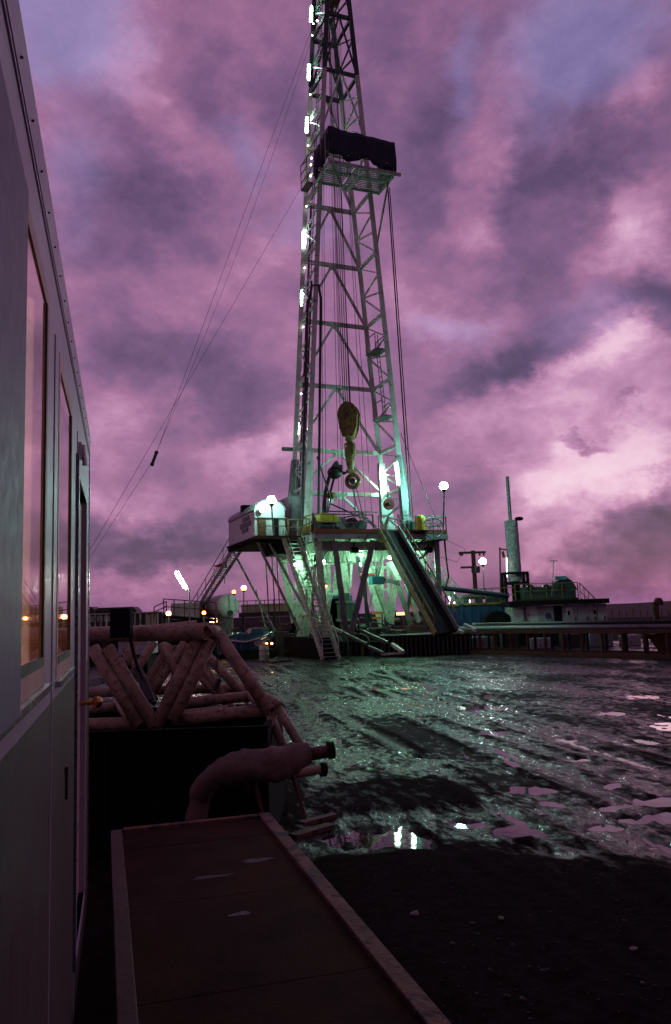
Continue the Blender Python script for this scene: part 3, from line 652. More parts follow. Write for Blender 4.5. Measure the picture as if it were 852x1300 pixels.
for s in (-1, 1): k.beam(R(s * 2.3, 3.2, zb), leg(s, 1, 26.4), .10)
child(k, 'frame', M['subs'], rb)
# windwall cloth with sagging lower hem
def cloth(a, b_, top, bot, sag, n=24):
    vs = []; fs = []
    for i in range(n + 1):
        t = i / n; p = a.lerp(b_, t); zt = top(t); zb_ = bot(t)
        for j in range(7):
            f_ = j / 6; off = (.09 * sin(t * 31 + j * .5) + .05 * sin(t * 13)) * (.3 + f_)
            nrm = (b_ - a).normalized().cross(Z); vs.append(Vector((p.x, p.y, zt + (zb_ - zt) * f_)) + nrm * off)
    for i in range(n):
        for j in range(6): fs.append((i * 7 + j, i * 7 + 7 + j, i * 7 + 8 + j, i * 7 + 1 + j))
    return vs, fs
k = B()
k.add(*cloth(R(-2.2, 4.12, 0), R(2.4, 4.12, 0), lambda t: zb + 2.2 + .03 * sin(t * 19) + .12 * smooth(.3, 0, t) - .06 * smooth(.55, .75, t), lambda t: zb + .55 - .25 * abs(sin(t * 6.3)) + .1 * sin(t * 14) - (.3 * smooth(.75, 1, t)), 0), True)
k.add(*cloth(R(-2.2, 1.6, 0), R(-2.2, 4.1, 0), lambda t: zb + 2.0 + .35 * t, lambda t: zb + .0 + .75 * t * t, 0), True)
k.add(*cloth(R(2.4, 4.1, 0), R(2.4, 1.6, 0), lambda t: zb + 2.0, lambda t: zb + .1, 0), True)
ow = child(k, 'windwall', M['cloth'], rb); md = ow.modifiers.new('thick', 'SOLIDIFY'); md.thickness = .03

# drilling lines
LL_ = 'thin dark wire line running down inside the mast behind the block'
def rope(a, b_, r=.018, name='wire_line', label=LL_, group='wire lines hanging inside the mast', sag=0, m_=None):
    a = Vector(a); b_ = Vector(b_); n = 12 if sag else 1
    pts = [a.lerp(b_, i / n) - Z * (sag * 4 * (i / n) * (1 - i / n)) for i in range(n + 1)]
    o = B().tube(pts, r, 5).build(name, m_ or M['wire']); tag(o, label, 'cable', group); return o
for i, (xa, xb, v) in enumerate(((-.45, -1.7, -.4), (-.35, -1.35, -.6), (-.1, -.6, -.2), (0, -.3, -.3), (.1, -.1, -.5), (.35, .55, -.3), (.4, .75, -.6), (.5, 1.1, .2), (.6, 1.9, -.5))):
    rope(R(xa, v, 46), R(xb, v, ZF + .3))
for i in range(8):
    a = -.28 + .08 * i
    rope(R(a, .2 * (-1) ** i, 45.5), R(a * .9 + .12, .12 * (-1) ** i, 15.6), .016, label='taut reeved drilling line holding up the travelling block', group='drilling lines above the travelling block')
# hanging lines on the right outside the mast
rope(at(492.5, 238, 48.9), at(521, 656, 48.9), .045, 'hoist_line', 'nearer thick hoist line hanging from the racking board to the floor', 'hoist lines beside the right leg')
rope(at(494.5, 238, 49.1), at(524.5, 658, 49.1), .035, 'hoist_line', 'further thick hoist line hanging from the racking board to the floor', 'hoist lines beside the right leg')
rope(leg(1, 1, 14) + U * .3, R(5.3, 2.5, 7.4), .02, 'guy_wire', 'thin wire slanting from right mast leg down to the deck corner', None)
# guy wires to the left
ga = leg(-1, 0, 44.5); k1 = at(196, 582, 42)
rope(ga, k1, .011, 'guy_wire', 'guy wire from the mast crown, nearer of the crossing pair, above the turnbuckle', 'guy wires left of the mast')
rope(k1, G(40, 822), .011, 'guy_wire', 'guy wire below the turnbuckle, running down behind the trailer', 'guy wires left of the mast')
rope(ga + V * .8, at(196, 580, 42), .009, 'guy_wire', 'second thin guy wire sagging from the mast crown to the turnbuckle', 'guy wires left of the mast', sag=1.2)
rope(leg(-1, 0, 32) - U * .2, G(20, 860), .011, 'guy_wire', 'guy wire slanting from the perch below the racking board to the left', 'guy wires left of the mast')
tb = thing('turnbuckle', k1, 'dark turnbuckle on the guy wire in the left sky', 'turnbuckle')
dd = (ga - k1).normalized(); child(B().tube((k1 - dd * .3, k1 + dd * .3), .09, 8), 'barrel', M['dark'], tb); child(B().ball(k1 + dd * .35, .12, 8, 6), 'upper_eye', M['dark'], tb); child(B().ball(k1 - dd * .35, .12, 8, 6), 'lower_eye', M['dark'], tb)

# small balcony on the left leg near z 32
k = thing('mast_perch', leg(-1, 0, 31) - U * .6, 'small railed perch on the outside of the left mast legs', 'platform')
q = leg(-1, 0, 30.8) - U * .4
child(B().box(q, (.5, 1.2, .08), (U, V, Z)), 'floor', M['dark'], k)
kk = B()
for z in (.5, 1.1, 1.7): kk.beam(q - U * .22 - V * .58 + Z * z, q - U * .22 + V * .58 + Z * z, .05)
for v in (-.58, .58): kk.beam(q - U * .22 + V * v, q - U * .22 + V * v + Z * 1.75, .05); kk.beam(q - U * .22 + V * v + Z * 1.75, q + U * .22 + V * v + Z * 2.2, .05)
child(kk, 'railing', M['dark'], k)

# ------------------------------------------------------------------ TRAVELLING BLOCK
bc = at(443, 534, 50.4)
tbk = thing('travelling_block', bc - Z * 1.2, 'yellow travelling block hanging at mid height inside the mast', 'pulley block')
ub = (U * .8 + V * .6).normalized(); vb = (V * .8 - U * .6).normalized()
def blk_outline(off, sx=1.):
    pts = []
    for i in range(13):
        a = pi * i / 12; pts.append(bc + vb * off + ub * (cos(a) * .66 * sx) + Z * (.35 + sin(a) * .82))
    pts += [bc + vb * off - ub * .55 * sx - Z * .55, bc + vb * off - ub * .34 * sx - Z * 1.12, bc + vb * off + ub * .34 * sx - Z * 1.12, bc + vb * off + ub * .55 * sx - Z * .55]
    return pts
child(B().prism(blk_outline(.34), vb * .09), 'side_plate', M['block'], tbk, .02)
child(B().prism(blk_outline(-.43), vb * .09), 'side_plate', M['block'], tbk, .02)
child(B().prism(blk_outline(-.30, .85), vb * .6), 'shroud', mat('block_pale', (.34, .25, .08), .3), tbk, .02)
child(B().tube((bc + Z * .3 - vb * .5, bc + Z * .3 + vb * .52), .16, 14), 'sheave_pin', M['dark'], tbk)
hk = thing('rotary_hook', bc - Z * 2.6, 'dark yellow hook assembly hanging under the travelling block', 'hook')
hc = bc - Z * 1.12
child(B().tube([hc + Z * .05, hc - Z * .18, hc - Z * .3], [.26, .3, .14], 14).ball(hc - Z * .25, .2), 'bail', M['block'], hk)
child(B().tube([hc - Z * .35, hc - Z * .45, hc - Z * 1.1, hc - Z * 1.75, hc - Z * 2.0, hc - Z * 2.15], [.30, .38, .34, .27, .2, .12], 16), 'spring_barrel', M['block'], hk)
child(B().box(hc - Z * .8 + V * .34, (.1, .14, .7), (U, V, Z)), 'latch', M['dark'], hk)
sw = thing('swivel_sheave', hc - Z * 3.4, 'round yellow swivel ring hanging below the hook', 'swivel')
c_ = hc - Z * 2.85 + U * .12
pts = [c_ + (ub * cos(2 * pi * i / 20) + Z * sin(2 * pi * i / 20)) * .40 for i in range(21)]
child(B().tube(pts, .14, 8, False), 'rim', M['block'], sw); child(B().tube((c_ - vb * .18, c_ + vb * .2), .2, 12), 'hub', M['dark'], sw); child(B().beam(hc - Z * 2.1, c_ + Z * .35, .26, .3).box(hc - Z * 2.2, (.5, .4, .22), (U, V, Z)), 'shackle', M['block'], sw)
for s in (-.13, .13): child(B().tube((c_ + U * s, R(1.0 + s, 0, ZF + .8)), .03, 6), 'tugger_line', M['wire'], sw)
# power tong / kelly spinner on its arm
pt = thing('pipe_handler', R(-1.0, -.3, ZF), 'dark hydraulic pipe spinner raised on a jointed arm left of the hook', 'machine')
hc2 = at(425, 600, 50.3)
child(B().ball(hc2, .48, 10, 7, (1., .7, .9)).box(hc2 + Vector((.2, 0, .2)), (.6, .5, .5)).tube((hc2 - U * .2, hc2 + U * .75 + Z * .0), .1, 8), 'head', M['dark'], pt)
child(B().prism([hc2 + U * -.3 + Z * .3, hc2 + Z * .72, hc2 + U * .3 + Z * .3], V * .4), 'cowl', M['dark'], pt)
a0 = at(413, 625, 50.3); a1 = at(411, 655, 50.3)
child(B().beam(hc2 - U * .3, a0, .2).beam(hc2 + U * .05, a0 + U * .35, .14), 'upper_arm', M['dark'], pt)
child(B().beam(a0, a1, .22), 'lower_arm', M['green'], pt)
child(B().tube((a0 + U * .25 + V * .2, a1 + U * .1 + V * .2), .07, 8), 'ram', M['chrome'], pt)
child(B().ball(at(420, 629, 50.2), .32, 10, 7, (1, .8, .7)), 'elbow_joint', M['block'], pt)
child(B().tube([leg(-1, 1, 12.2) + U * .5, R(-1.9, 1.0, 10.6), R(-1.6, 1.0, 9.6), R(-1.9, 1.0, 8.6), R(-2.2, 1.1, ZF + .2)], .05, 6), 'hydraulic_hose', M['rubber'], pt)

# ------------------------------------------------------------------ RIG FLOOR (substructure)
u0, u1, v0, v1 = -3.7, 5.15, -6.5, 3.35
ss = thing('rig_substructure', R((u0 + u1) / 2, -1, 0), 'greenish white lit steel substructure carrying the raised rig floor', 'substructure')
fl = child(B().box(R((u0 + u1) / 2, (v0 + v1) / 2, ZF - .07), (u1 - u0 - .02, v1 - v0 - .02, .12), (U, V, Z)), 'floor', M['dark'], ss)
k = B(); k.box(R((u0 + u1) / 2, v1 + .06, ZF - .26), (u1 - u0, .1, .30), (U, V, Z)); child(k, 'front_beam', M['offwhite'], ss)
k = B(); k.box(R((u0 + u1) / 2, v1 + .06, ZF + .05), (u1 - u0, .07, .26), (U, V, Z)); child(k, 'toe_board', mat('red_brown_board', (.26, .085, .04), .65), ss)
k = B(); k.box(R(u0 - .06, (v0 + v1) / 2, ZF - .32), (.1, v1 - v0, .46), (U, V, Z)); child(k, 'side_beam', M['house'], ss)
k = B(); k.box(R(u0 - .06, 1.4, ZF + .22), (.07, 3.6, .42), (U, V, Z)); child(k, 'toe_board', mat('yellow_brown_board', (.26, .15, .05), .6), ss)
k = B(); k.box(R(u1 + .06, (v0 + v1) / 2, ZF - .26), (.1, v1 - v0, .34), (U, V, Z)); child(k, 'side_beam', M['offwhite'], ss)
k = B()
for i in range(9): k.box(R(u0 + .3 + i * 1.02, (v0 + v1) / 2, ZF - .33), (.14, v1 - v0 - .2, .36), (U, V, Z))
child(k, 'joists', M['subs'], ss)
def rail(pts, par, m_=M['yellow'], h=1.05, sp=1.1, r=.03, name='railing'):
    k = B(); pts = [Vector(p) for p in pts]
    for a, b_ in zip(pts, pts[1:]):
        n = max(1, round((b_ - a).length / sp))
        for i in range(n + 1): p = a.lerp(b_, i / n); k.beam(p, p + Z * h, 2 * r)
        for f_ in (1, .55): k.beam(a + Z * h * f_, b_ + Z * h * f_, 2 * r)
    return child(k, name, m_, par)
rail([R(u0, v1, ZF), R(.15, v1, ZF)], ss, M['grey']); rail([R(1.95, v1, ZF), R(u1, v1, ZF), R(u1, -1, ZF)], ss, M['grey']); rail([R(u0, v1, ZF), R(u0, -1.5, ZF)], ss, M['yellow'])
# deep box girders lit from below
for a, b_ in ((v1 - .6, .55), (-4.5, .8)):
    child(B().box(R(.4, a, ZF - .8), (7.6, .3, b_), (U, V, Z)), 'cross_girder', M['subs'], ss)
child(B().box(R(.5, -2.2, ZF - 1.0), (2.6, 1.2, 1.0), (U, V, Z)), 'rotary_beam_box', M['subs'], ss)
for u_ in (-3.0, 4.4): child(B().box(R(u_, -1, ZF - .8), (.34, 7.6, .6), (U, V, Z)), 'side_girder', M['subs'], ss)
# legs: list of (top, bottom, width, mat)
LEGS = [(R(-3.3, 3.0, 6.8), R(-3.0, 3.0, 1.2), .42, 'subs'), (R(-2.3, 3.1, 6.8), R(-1.7, 3.0, 1.2), .34, 'grey'), (R(.2, 3.1, 6.8), R(-1.45, 3.0, 1.2), .34, 'grey'),
        (R(-3.3, -.5, 6.6), R(-3.5, 0., 1.2), .5, 'subs'), (R(-2.4, -.6, 6.6), R(-3.1, -.2, 1.2), .4, 'subs'),
        (R(-3.0, -5, 6.6), R(-2.0, -5, 1.2), .45, 'subs'), (R(-1.2, -5, 6.6), R(-1.9, -5, 1.2), .45, 'subs'),
        (R(4.6, 3.0, 6.8), R(4.6, 3.0, 1.2), .32, 'grey'), (R(3.2, -5, 6.6), R(4.4, -5, 1.2), .45, 'subs'), (R(1.2, -5, 6.6), R(.6, -5, 1.2), .36, 'subs'), (R(4.5, -5, 6.6), R(4.3, -5, 1.2), .36, 'subs')]
for (xa, ya), (xb, yb), w_, Yd, m_ in (((394, 698), (394, 728), .34, 49.5, 'subs'), ((405, 700), (408, 791), .36, 50.2, 'subs'), ((409.5, 704), (415, 741), .24, 51, 'subs'), ((417, 713), (419, 753), .2, 52, 'subs'),
        ((434, 695), (425.5, 746), .36, 52.5, 'subs'), ((419, 753), (412, 790), .4, 52, 'subs'), ((462, 706), (466, 795), .2, 49.8, 'green'), ((468, 716), (477, 732), .36, 52, 'subs'), ((478, 742), (497, 794), .34, 52, 'subs'),
        ((501, 740), (497, 794), .3, 52.4, 'subs'), ((493, 714), (494, 774), .2, 52.8, 'subs'), ((511, 694), (535, 741), .4, 51.5, 'subs'), ((536, 695), (537.5, 722), .4, 51.8, 'subs'), ((494, 714), (506, 738), .32, 51.2, 'subs'),
        ((503, 736), (522, 793), .34, 51, 'subs'), ((515, 742), (532, 790), .26, 52, 'subs'), ((399, 705), (396, 790), .2, 51, 'subs'), ((447, 706), (445, 745), .14, 53, 'subs'), ((388, 700), (399, 790), .22, 50.5, 'dark2'), ((402, 700), (390, 780), .24, 50.8, 'dark2'), ((453, 706), (470, 790), .2, 51.4, 'dark2'), ((486, 706), (476, 742), .16, 51.6, 'dark2'), ((526, 700), (516, 790), .2, 51.8, 'dark2'), ((442, 712), (441, 760), .2, 53, 'green')):
    LEGS.append((at(xa, ya, Yd), at(xb, yb, Yd + .3), w_, m_))
for a, b_, w_, m_ in LEGS: child(B().beam(a, b_, w_), 'leg', M[m_], ss)
for a, b_ in ((at(409, 716, 51.2), at(456, 713, 51.5)), (at(472, 720.5, 52), at(492, 720.5, 52)), (at(483, 749, 52.3), at(494, 749, 52.3)), (at(516, 713, 51.5), at(538, 713, 51.8)), (R(-3.2, -.4, 4.6), R(-2.6, 2.8, 6.4)), (R(-3.4, 0, 2.6), R(-1.8, 2.8, 1.4)),
        (R(-1.8, -4.8, 3.4), R(.6, -4.8, 1.4)), (R(-1.9, 1., 3.4), R(-3.1, 1., 1.3)), (at(474, 745, 52), at(470, 770, 52)), (at(396, 742, 50.5), at(407, 742, 50.5)), (at(407, 766, 50.5), at(419, 742, 50.8)), (at(523, 740, 51), at(537, 735, 51.5)), (R(3., 2.9, 5.4), R(4.5, 2.9, 6.5))):
    child(B().beam(a, b_, .16), 'brace', M['subs'], ss)
k = B()
for i in range(7): a = -3.1 + .34 * i; k.beam(R(a, 2.0, 5.6), R(a + .17, 2.0, 6.6), .05); k.beam(R(a + .17, 2.0, 6.6), R(a + .34, 2.0, 5.6), .05)
k.beam(R(-3.2, 2., 5.6), R(-.7, 2., 5.6), .08); child(k, 'light_lattice', M['subs'], ss)
# grated panel (ladder cage) left of centre
k = B()
for i in range(12):
    z = 1.5 + i * .38; u_ = -3.0 + i * -.09
    for a in (0, .3, .6): k.beam(R(u_ + a, 2.2, z), R(u_ + a - .09, 2.2, z + .38), .05)
    k.beam(R(u_, 2.2, z), R(u_ + .6, 2.2, z), .09)
child(k, 'cage_ladder', M['subs'], ss)
# base boxes
for u_ in (-3.2, 4.4): child(B().box(R(u_, -1.2, .6), (1.1, 10.6, 1.15), (U, V, Z)), 'base_box', M['black'], ss, .02)
child(B().box(R(.6, -5.2, .5), (6.4, 1.4, .95), (U, V, Z)), 'base_box', M['black'], ss)
# outboard support struts for the left cantilever
for a, b_ in ((R(-6.7, 2.0, 6.8), R(-4.2, 1.8, 1.6)), (R(-5.8, 1.5, 6.8), R(-3.8, 4.2, 1.2)), (R(-6.6, -4, 6.8), R(-4.0, -3, 1.2))): child(B().beam(a, b_, .13), 'outrigger_strut', M['grey'], ss)
for u_, z0 in ((-5.7, .9), (-5.3, .9), (-5.0, 1.)): child(B().tube((R(u_, .2, 6.8), R(u_ + .2, .2, z0)), .04, 6), 'drain_pipe', M['dark'], ss)
child(B().box(R(-5.2, -1.2, ZF - .35), (3.2, 6.8, .3), (U, V, Z)).box(R(-4.6, .5, ZF - .8), (1.9, 2.2, .7), (U, V, Z)), 'cantilever_deck', M['black'], ss)
# lamps under floor
for i, (u_, v, z) in enumerate(((-2.2, .9, 5.7), (.9, -.6, 5.6), (3.7, 1.2, 5.7), (-1.4, -3.6, 5.3), (3.0, -3.4, 5.2), (-.2, 2.2, 6.0), (2.0, 1.6, 5.9), (-3.9, .4, 5.6), (4.5, -1.0, 5.4))):
    f_ = child(B().tube((R(u_, v, z + .1), R(u_, v, ZF - .4)), .03, 6).tube((R(u_, v, z + .1), R(u_, v, z + .25)), .07, 10), 'floodlight', M['dark'], ss)
    child(B().ball(R(u_, v, z), .11, 10, 7), 'lamp', M['lamp_sub'], f_)
for u_, v in ((-1.0, 3.0), (4.0, 3.05)): child(B().box(R(u_, v, 6.25), (.42, .3, .34), (U, V, Z)).beam(R(u_, v, 6.4), R(u_, v, 6.7), .08), 'speaker_box', M['black'], ss)
# right hand bracket
k = B(); k.beam(R(u1 - .4, v1, ZF - .45), R(u1 - 2.4, v1, ZF - .75), .12); 
for i in range(5): k.beam(R(u1 - .5 - i * .4, v1, ZF - .45), R(u1 - .7 - i * .4, v1, ZF - .52 - i * .06), .05)
child(k, 'bracket', M['dark'], ss)

# --- things on the rig floor
def deckthing(name, p, label, cat, group=None): return thing(name, p, label, cat, group)
wn_ = deckthing('air_winch', R(-2.5, 2.5, ZF), 'bright yellow winch box on the front of the rig floor', 'winch')
wp0 = R(-2.4, 2.3, ZF)
child(B().box(wp0 + Z * .95, (1.15, .7, .55), (U, V, Z)), 'housing', M['bright_yellow'], wn_, .03)
child(B().tube((wp0 + U * -.5 + Z * .4, wp0 + U * .5 + Z * .4), .28, 12), 'drum', M['dark'], wn_); child(B().box(wp0 + Z * .2 - U * .6, (.1, .8, .4), (U, V, Z)).box(wp0 + Z * .2 + U * .6, (.1, .8, .4), (U, V, Z)), 'frame', M['dark'], wn_)
child(B().tube([wp0 + U * .7 + Z * 1.0, wp0 + U * .85 + Z * .6, wp0 + U * .8 + Z * .2], .04, 6), 'lever', M['yellow'], wn_)
dwk = deckthing('drawworks', R(-.6, .3, ZF), 'dark green drawworks with twin round drum guards behind the rail', 'drawworks')
for i, (u_, r_) in enumerate(((-1.1, .55), (-.3, .5), (.35, .36))): child(B().tube((R(u_, -.3, ZF + .65), R(u_, 1.2, ZF + .65)), r_, 18), 'drum_guard', [M['grey'], M['dark'], M['green']][i], dwk)
child(B().box(R(-.4, .3, ZF + .25), (2.6, 1.2, .4), (U, V, Z)), 'skid', M['green'], dwk); child(B().box(R(-1.9, .2, ZF + .8), (.4, .8, 1.3), (U, V, Z)), 'control_panel', M['cyan'], dwk)
child(B().beam(R(-2.2, .6, ZF + .9), R(.8, .6, ZF + 1.5), .08).beam(R(-1.5, .6, ZF + 2.1), R(1.4, .6, ZF + .9), .08).beam(R(-2, .6, ZF + 1.6), R(1.8, .6, ZF + 1.6), .07), 'guard_frame', M['dark'], dwk)
rt = deckthing('rotary_tong', R(2.6, .8, ZF), 'red tong wheel hanging against the right mast foot', 'tong')
p = leg(1, -1, 10.0) + V * .6 - U * .1
p = at(493, 640, 49.2)
child(B().tube((p, p + V * .18), .36, 16), 'wheel', M['redpaint'], rt); child(B().tube((p + V * .18, p + V * .3), .12, 10), 'hub', M['dark'], rt); child(B().tube((p + Z * .35, p + Z * 2.), .025, 6), 'hanger', M['wire'], rt)
for i in range(4):
    o_ = B().tube([R(2.9 + .33 * i, 1.9, ZF), R(2.9 + .33 * i, 1.9, ZF + .8)], .15, 10).ball(R(2.9 + .33 * i, 1.9, ZF + .8), .15, 10, 6).build('gas_bottle', M['dark'] if i % 2 else M['green'])
    tag(o_, ['leftmost green gas bottle by the right mast foot', 'dark gas bottle next to the leftmost green one', 'green gas bottle, third from the mast foot', 'rightmost dark gas bottle of the row on the deck'][i], 'gas bottle', 'gas bottles on the rig floor')
cp = deckthing('capstan', R(3.9, 2.2, ZF), 'small yellow capstan on the right side of the rig floor', 'capstan'); q = at(534, 664, 48.6); q.z = ZF
child(B().tube([q, q + Z * .3, q + Z * .7, q + Z * .95, q + Z * 1.05], [.38, .34, .30, .3, .15], 14), 'drum', M['bright_yellow'], cp); child(B().tube((q, q + Z * .1), .48, 14), 'base', M['dark'], cp)
hr = deckthing('hose_reel', R(4.5, 2, ZF), 'large open hose reel hoop at the right corner of the rig floor', 'reel'); q = at(550, 668, 48.6)
pts = [q + U * cos(2 * pi * i / 24) * .72 + Z * (sin(2 * pi * i / 24) * .62 - .1) for i in range(25)]
child(B().tube(pts, .04, 6, False), 'hoop', M['grey'], hr); child(B().beam(q - U * .7, q + U * .7, .05).beam(q - Z * .7, q + Z * .5, .05), 'spokes', M['grey'], hr)
wb_ = deckthing('wind_screen', R(-4.4, -1, ZF), 'grey sheet metal wind screen beside the left mast leg', 'screen')
k = B(); k.box(R(-4.2, -.6, ZF + 1.25), (.06, 2.6, 2.5), (U, V, Z)); k.box(R(-3.85, .72, ZF + 1.25), (.7, .06, 2.5), (U, V, Z)); child(k, 'panel', M['offwhite'], wb_)
k = B(); k.beam(R(-4.2, .75, ZF), R(-4.2, .75, ZF + 2.7), .1); k.beam(R(-3.5, .78, ZF), R(-3.5, .78, ZF + 2.7), .1); child(k, 'posts', M['grey'], wb_)
tp_ = deckthing('tarpaulin_bundle', R(-3.0, .2, ZF), 'pale tarpaulin draped behind the left front mast leg', 'tarpaulin')
k = B(); vs = []; fs = []
for i in range(10):
    for j in range(8):
        t = i / 9; f_ = j / 7; vs.append(R(-3.4 + 1.5 * t * (1 - .6 * f_), .4 + .15 * sin(i * 2.1) , ZF + .1 + 2.6 * f_ - .8 * t * f_))
k.add(vs, [(i * 8 + j, i * 8 + 8 + j, i * 8 + 9 + j, i * 8 + 1 + j) for i in range(9) for j in range(7)], True)
ot = child(k, 'sheet', mat('pale_canvas', (.5, .42, .32), .85, bump=.5, fine=8), tp_); ot.modifiers.new('t', 'SOLIDIFY').thickness = .03

# ------------------------------------------------------------------ DOGHOUSE
dg = thing('doghouse_shed', R(-6.1, -1, ZF - .2), 'barrel roofed doghouse shed with lit white end on the raised deck', 'shed')
a0, a1, b0, b1 = -6.95, -5.1, -3.7, 2.35; zb0 = ZF - .22; ze = zb0 + 1.55
def arch(u_c, hw, z, n=12): return [(u_c + hw * cos(pi - pi * i / n), z + .62 * sin(pi * i / n)) for i in range(n + 1)]
prof = [(a0, zb0), (a0, ze)] + arch((a0 + a1) / 2, (a1 - a0) / 2, ze)[1:-1] + [(a1, ze), (a1, zb0)]
child(B().prism([R(u_, b1, z) for u_, z in prof], -V * .08), 'end_wall', M['house'], dg)
child(B().prism([R(u_, b0, z) for u_, z in prof], V * .08), 'end_wall', M['offwhite'], dg)
child(B().box(R(a0 + .04, (b0 + b1) / 2, (zb0 + ze) / 2), (.06, b1 - b0 - .18, ze - zb0), (U, V, Z)), 'side_wall', mat('side_grey', (.55, .50, .55), .5, var=.1), dg)
child(B().box(R(a1 - .04, (b0 + b1) / 2, (zb0 + ze) / 2), (.06, b1 - b0 - .18, ze - zb0), (U, V, Z)), 'side_wall', M['house'], dg)
ar = arch((a0 + a1) / 2, (a1 - a0) / 2 + .05, ze + .01, 14); k = B()
vs = [R(u_, v, z + dz) for v in (b1 + .04, b0 - .04) for dz in (0, .05) for u_, z in ar]; n = len(ar)
fs = []
for i in range(n - 1): fs += [(i, i + 1, 2 * n + i + 1, 2 * n + i), (n + i, 3 * n + i, 3 * n + i + 1, n + i + 1), (i, n + i, n + i + 1, i + 1), (2 * n + i, 2 * n + i + 1, 3 * n + i + 1, 3 * n + i)]
k.add(vs, fs, True); child(k, 'roof', M['grey'], dg)
zw = zb0 + 1.12
child(B().box(R(a0 + .42, b1 + .035, zb0 + .58), (.5, .03, 1.1), (U, V, Z)), 'door', M['rust'], dg); child(B().box(R(a0 + 1.3, b1 + .035, zb0 + .58), (.28, .03, 1.15), (U, V, Z)), 'doorway', M['black'], dg)
child(B().box(R((a0 + a1) / 2, b1 + .06, zw + .03), (a1 - a0, .12, .06), (U, V, Z)), 'ledge', M['house'], dg)
# dark three-line sign on the side (illegible in the photograph)
for (vc, zc, L, hgt) in ((.55, 1.27, 1.5, .26), (.45, .93, 2.4, .28), (.35, .60, 1.3, .25)):
    child(B().box(R(a0 - .012, vc - .1, zb0 + zc), (.03, L, hgt), (U, V, Z)), 'sign_board', mat('sign_dark', (.05, .06, .10), .5, var=.6, fine=9, scale=9), dg)
k = B(); k.box(R(a0 + .25, -.5, ze + .5), (.5, .5, .4), (U, V, Z)); k.beam(R(a0 + .25, -.5, ze), R(a0 + .25, -.5, ze + .4), .1); child(k, 'vent', M['black'], dg)
lo = R(a0 + .35, b1 + .3, ze + .0); lf_ = child(B().tube((lo - V * .25, lo), [.1, .16], 12), 'wall_lamp', M['dark'], dg); child(B().ball(lo + V * .02, .14, 10, 7), 'lamp', emit('wall_lamp_glow', (1, 1, .9), 18), lf_)
rail([R(a0, b1 + .9, zb0), R(a1 - .15, b1 + .9, zb0)], dg, M['yellow'], 1., .9, .025)
child(B().box(R((a0 + a1) / 2 + .2, b1 + .5, zb0 - .06), (a1 - a0 + .8, .95, .1), (U, V, Z)), 'porch', M['brown'], dg)
rail([R(a1 + .1, b1 + .3, zb0), R(u0 - .2, b1 + .9, zb0)], dg, M['yellow'], 1.0, .6, .025)
child(B().box(R((a0 + a1) / 2, (b0 + b1) / 2, zb0 - .06), (a1 - a0 + .3, b1 - b0 + .2, .1), (U, V, Z)), 'floor_skid', M['black'], dg)

# ------------------------------------------------------------------ globe floodlights on poles
def pole_lamp(top, base, label, m_, r=.24, pole=.05, group='site floodlights', name='floodlight_pole', shade=True):
    t = thing(name, base, label, 'lamp', group)
    child(B().tube((base, Vector(top) - Z * r * .9), pole, 8), 'pole', M['grey'], t)
    hd_ = child(B().tube((Vector(top) - Z * r * 1.5, Vector(top) - Z * r * .75), [pole * 1.2, r * .7], 10), 'socket', M['dark'], t)
    child(B().ball(top, r, 14, 9), 'lamp', m_, hd_); child(B().tube([Vector(top) + Z * r * .93, Vector(top) + Z * r * 1.12], [r * .55, r * .2], 10), 'cap', M['dark'], hd_); return t
pole_lamp(at(563.5, 617, 48.6), R(u1 + .12, 2.7, ZF - .3), 'brilliant green white globe lamp on pole at right deck corner', M['lamp_green'], .25)
pole_lamp(at(344.5, 635, 45.2), R(-6.1, 3.3, ZF - .2), 'brilliant white globe lamp on the doghouse roof', M['lamp_dog'], .26)
pole_lamp(at(613, 713, 66), at(615, 757, 66), 'white globe lamp beside the utility pole behind the tanks', M['lamp_white'], .28)
for (x_, y_, Yd, yb, lab, r_, mm_) in ((309.5, 746.5, 72, 790, 'taller orange globe lamp right of the white tank', .24, 'lamp_orange'), (297, 751.5, 76, 775, 'orange globe lamp just above the white tank', .20, 'lamp_orange_dim'),
        (214, 779, 45, 792, 'orange globe lamp left of the railed white container', .14, 'lamp_orange'), (259, 778, 45, 790, 'small orange globe lamp left of the tank end', .10, 'lamp_orange'),
        (414, 745, 75, 762, 'left orange globe lamp seen through the substructure', .18, 'lamp_orange_dim'), (436, 744, 75, 765, 'right orange globe lamp seen through the substructure', .26, 'lamp_orange')):
    pole_lamp(at(x_, y_, Yd), at(x_, yb, Yd), lab, M[mm_], r_, .05, 'orange site lamps')
# slender tilted fluorescent street light
tl = thing('tube_street_lamp', at(241, 786, 40), 'tilted glowing tube lamp on a bent pole against the sky', 'lamp', 'site floodlights')
child(B().tube([at(241, 800, 40), at(241, 760, 40), at(240, 748, 40), at(235.5, 741, 40)], .035, 8), 'pole', M['grey'], tl)
f_ = child(B().beam(at(223.5, 724.5, 40.1), at(237, 749, 40.1), .2, .08), 'light_fitting', M['grey'], tl); child(B().tube((at(224, 726.5, 39.98), at(235.5, 746, 39.98)), .10, 10), 'lamp', M['tube_warm'], f_)
# light bars low among the machinery
for x_, y_, Yd, L_, lab in ((512, 779, 53, .5, 'short orange lit strip lamp behind the right substructure legs'), (397.5, 767, 56, .3, 'small upright orange strip lamp behind the left stairs')):
    t = thing('strip_lamp', at(x_, y_ + 3, Yd), lab, 'lamp', 'orange site lamps'); c_ = at(x_, y_, Yd)
    hz_ = Vector((1, 0, 0)) if L_ > .4 else Z
    f_ = child(B().beam(c_ - hz_ * L_ + Vector((0, .1, 0)), c_ + hz_ * L_ + Vector((0, .1, 0)), .2), 'housing', M['dark'], t); child(B().tube((c_ - hz_ * L_ * .9, c_ + hz_ * L_ * .9), .09, 8), 'lamp', M['lamp_orange_dim'], f_)

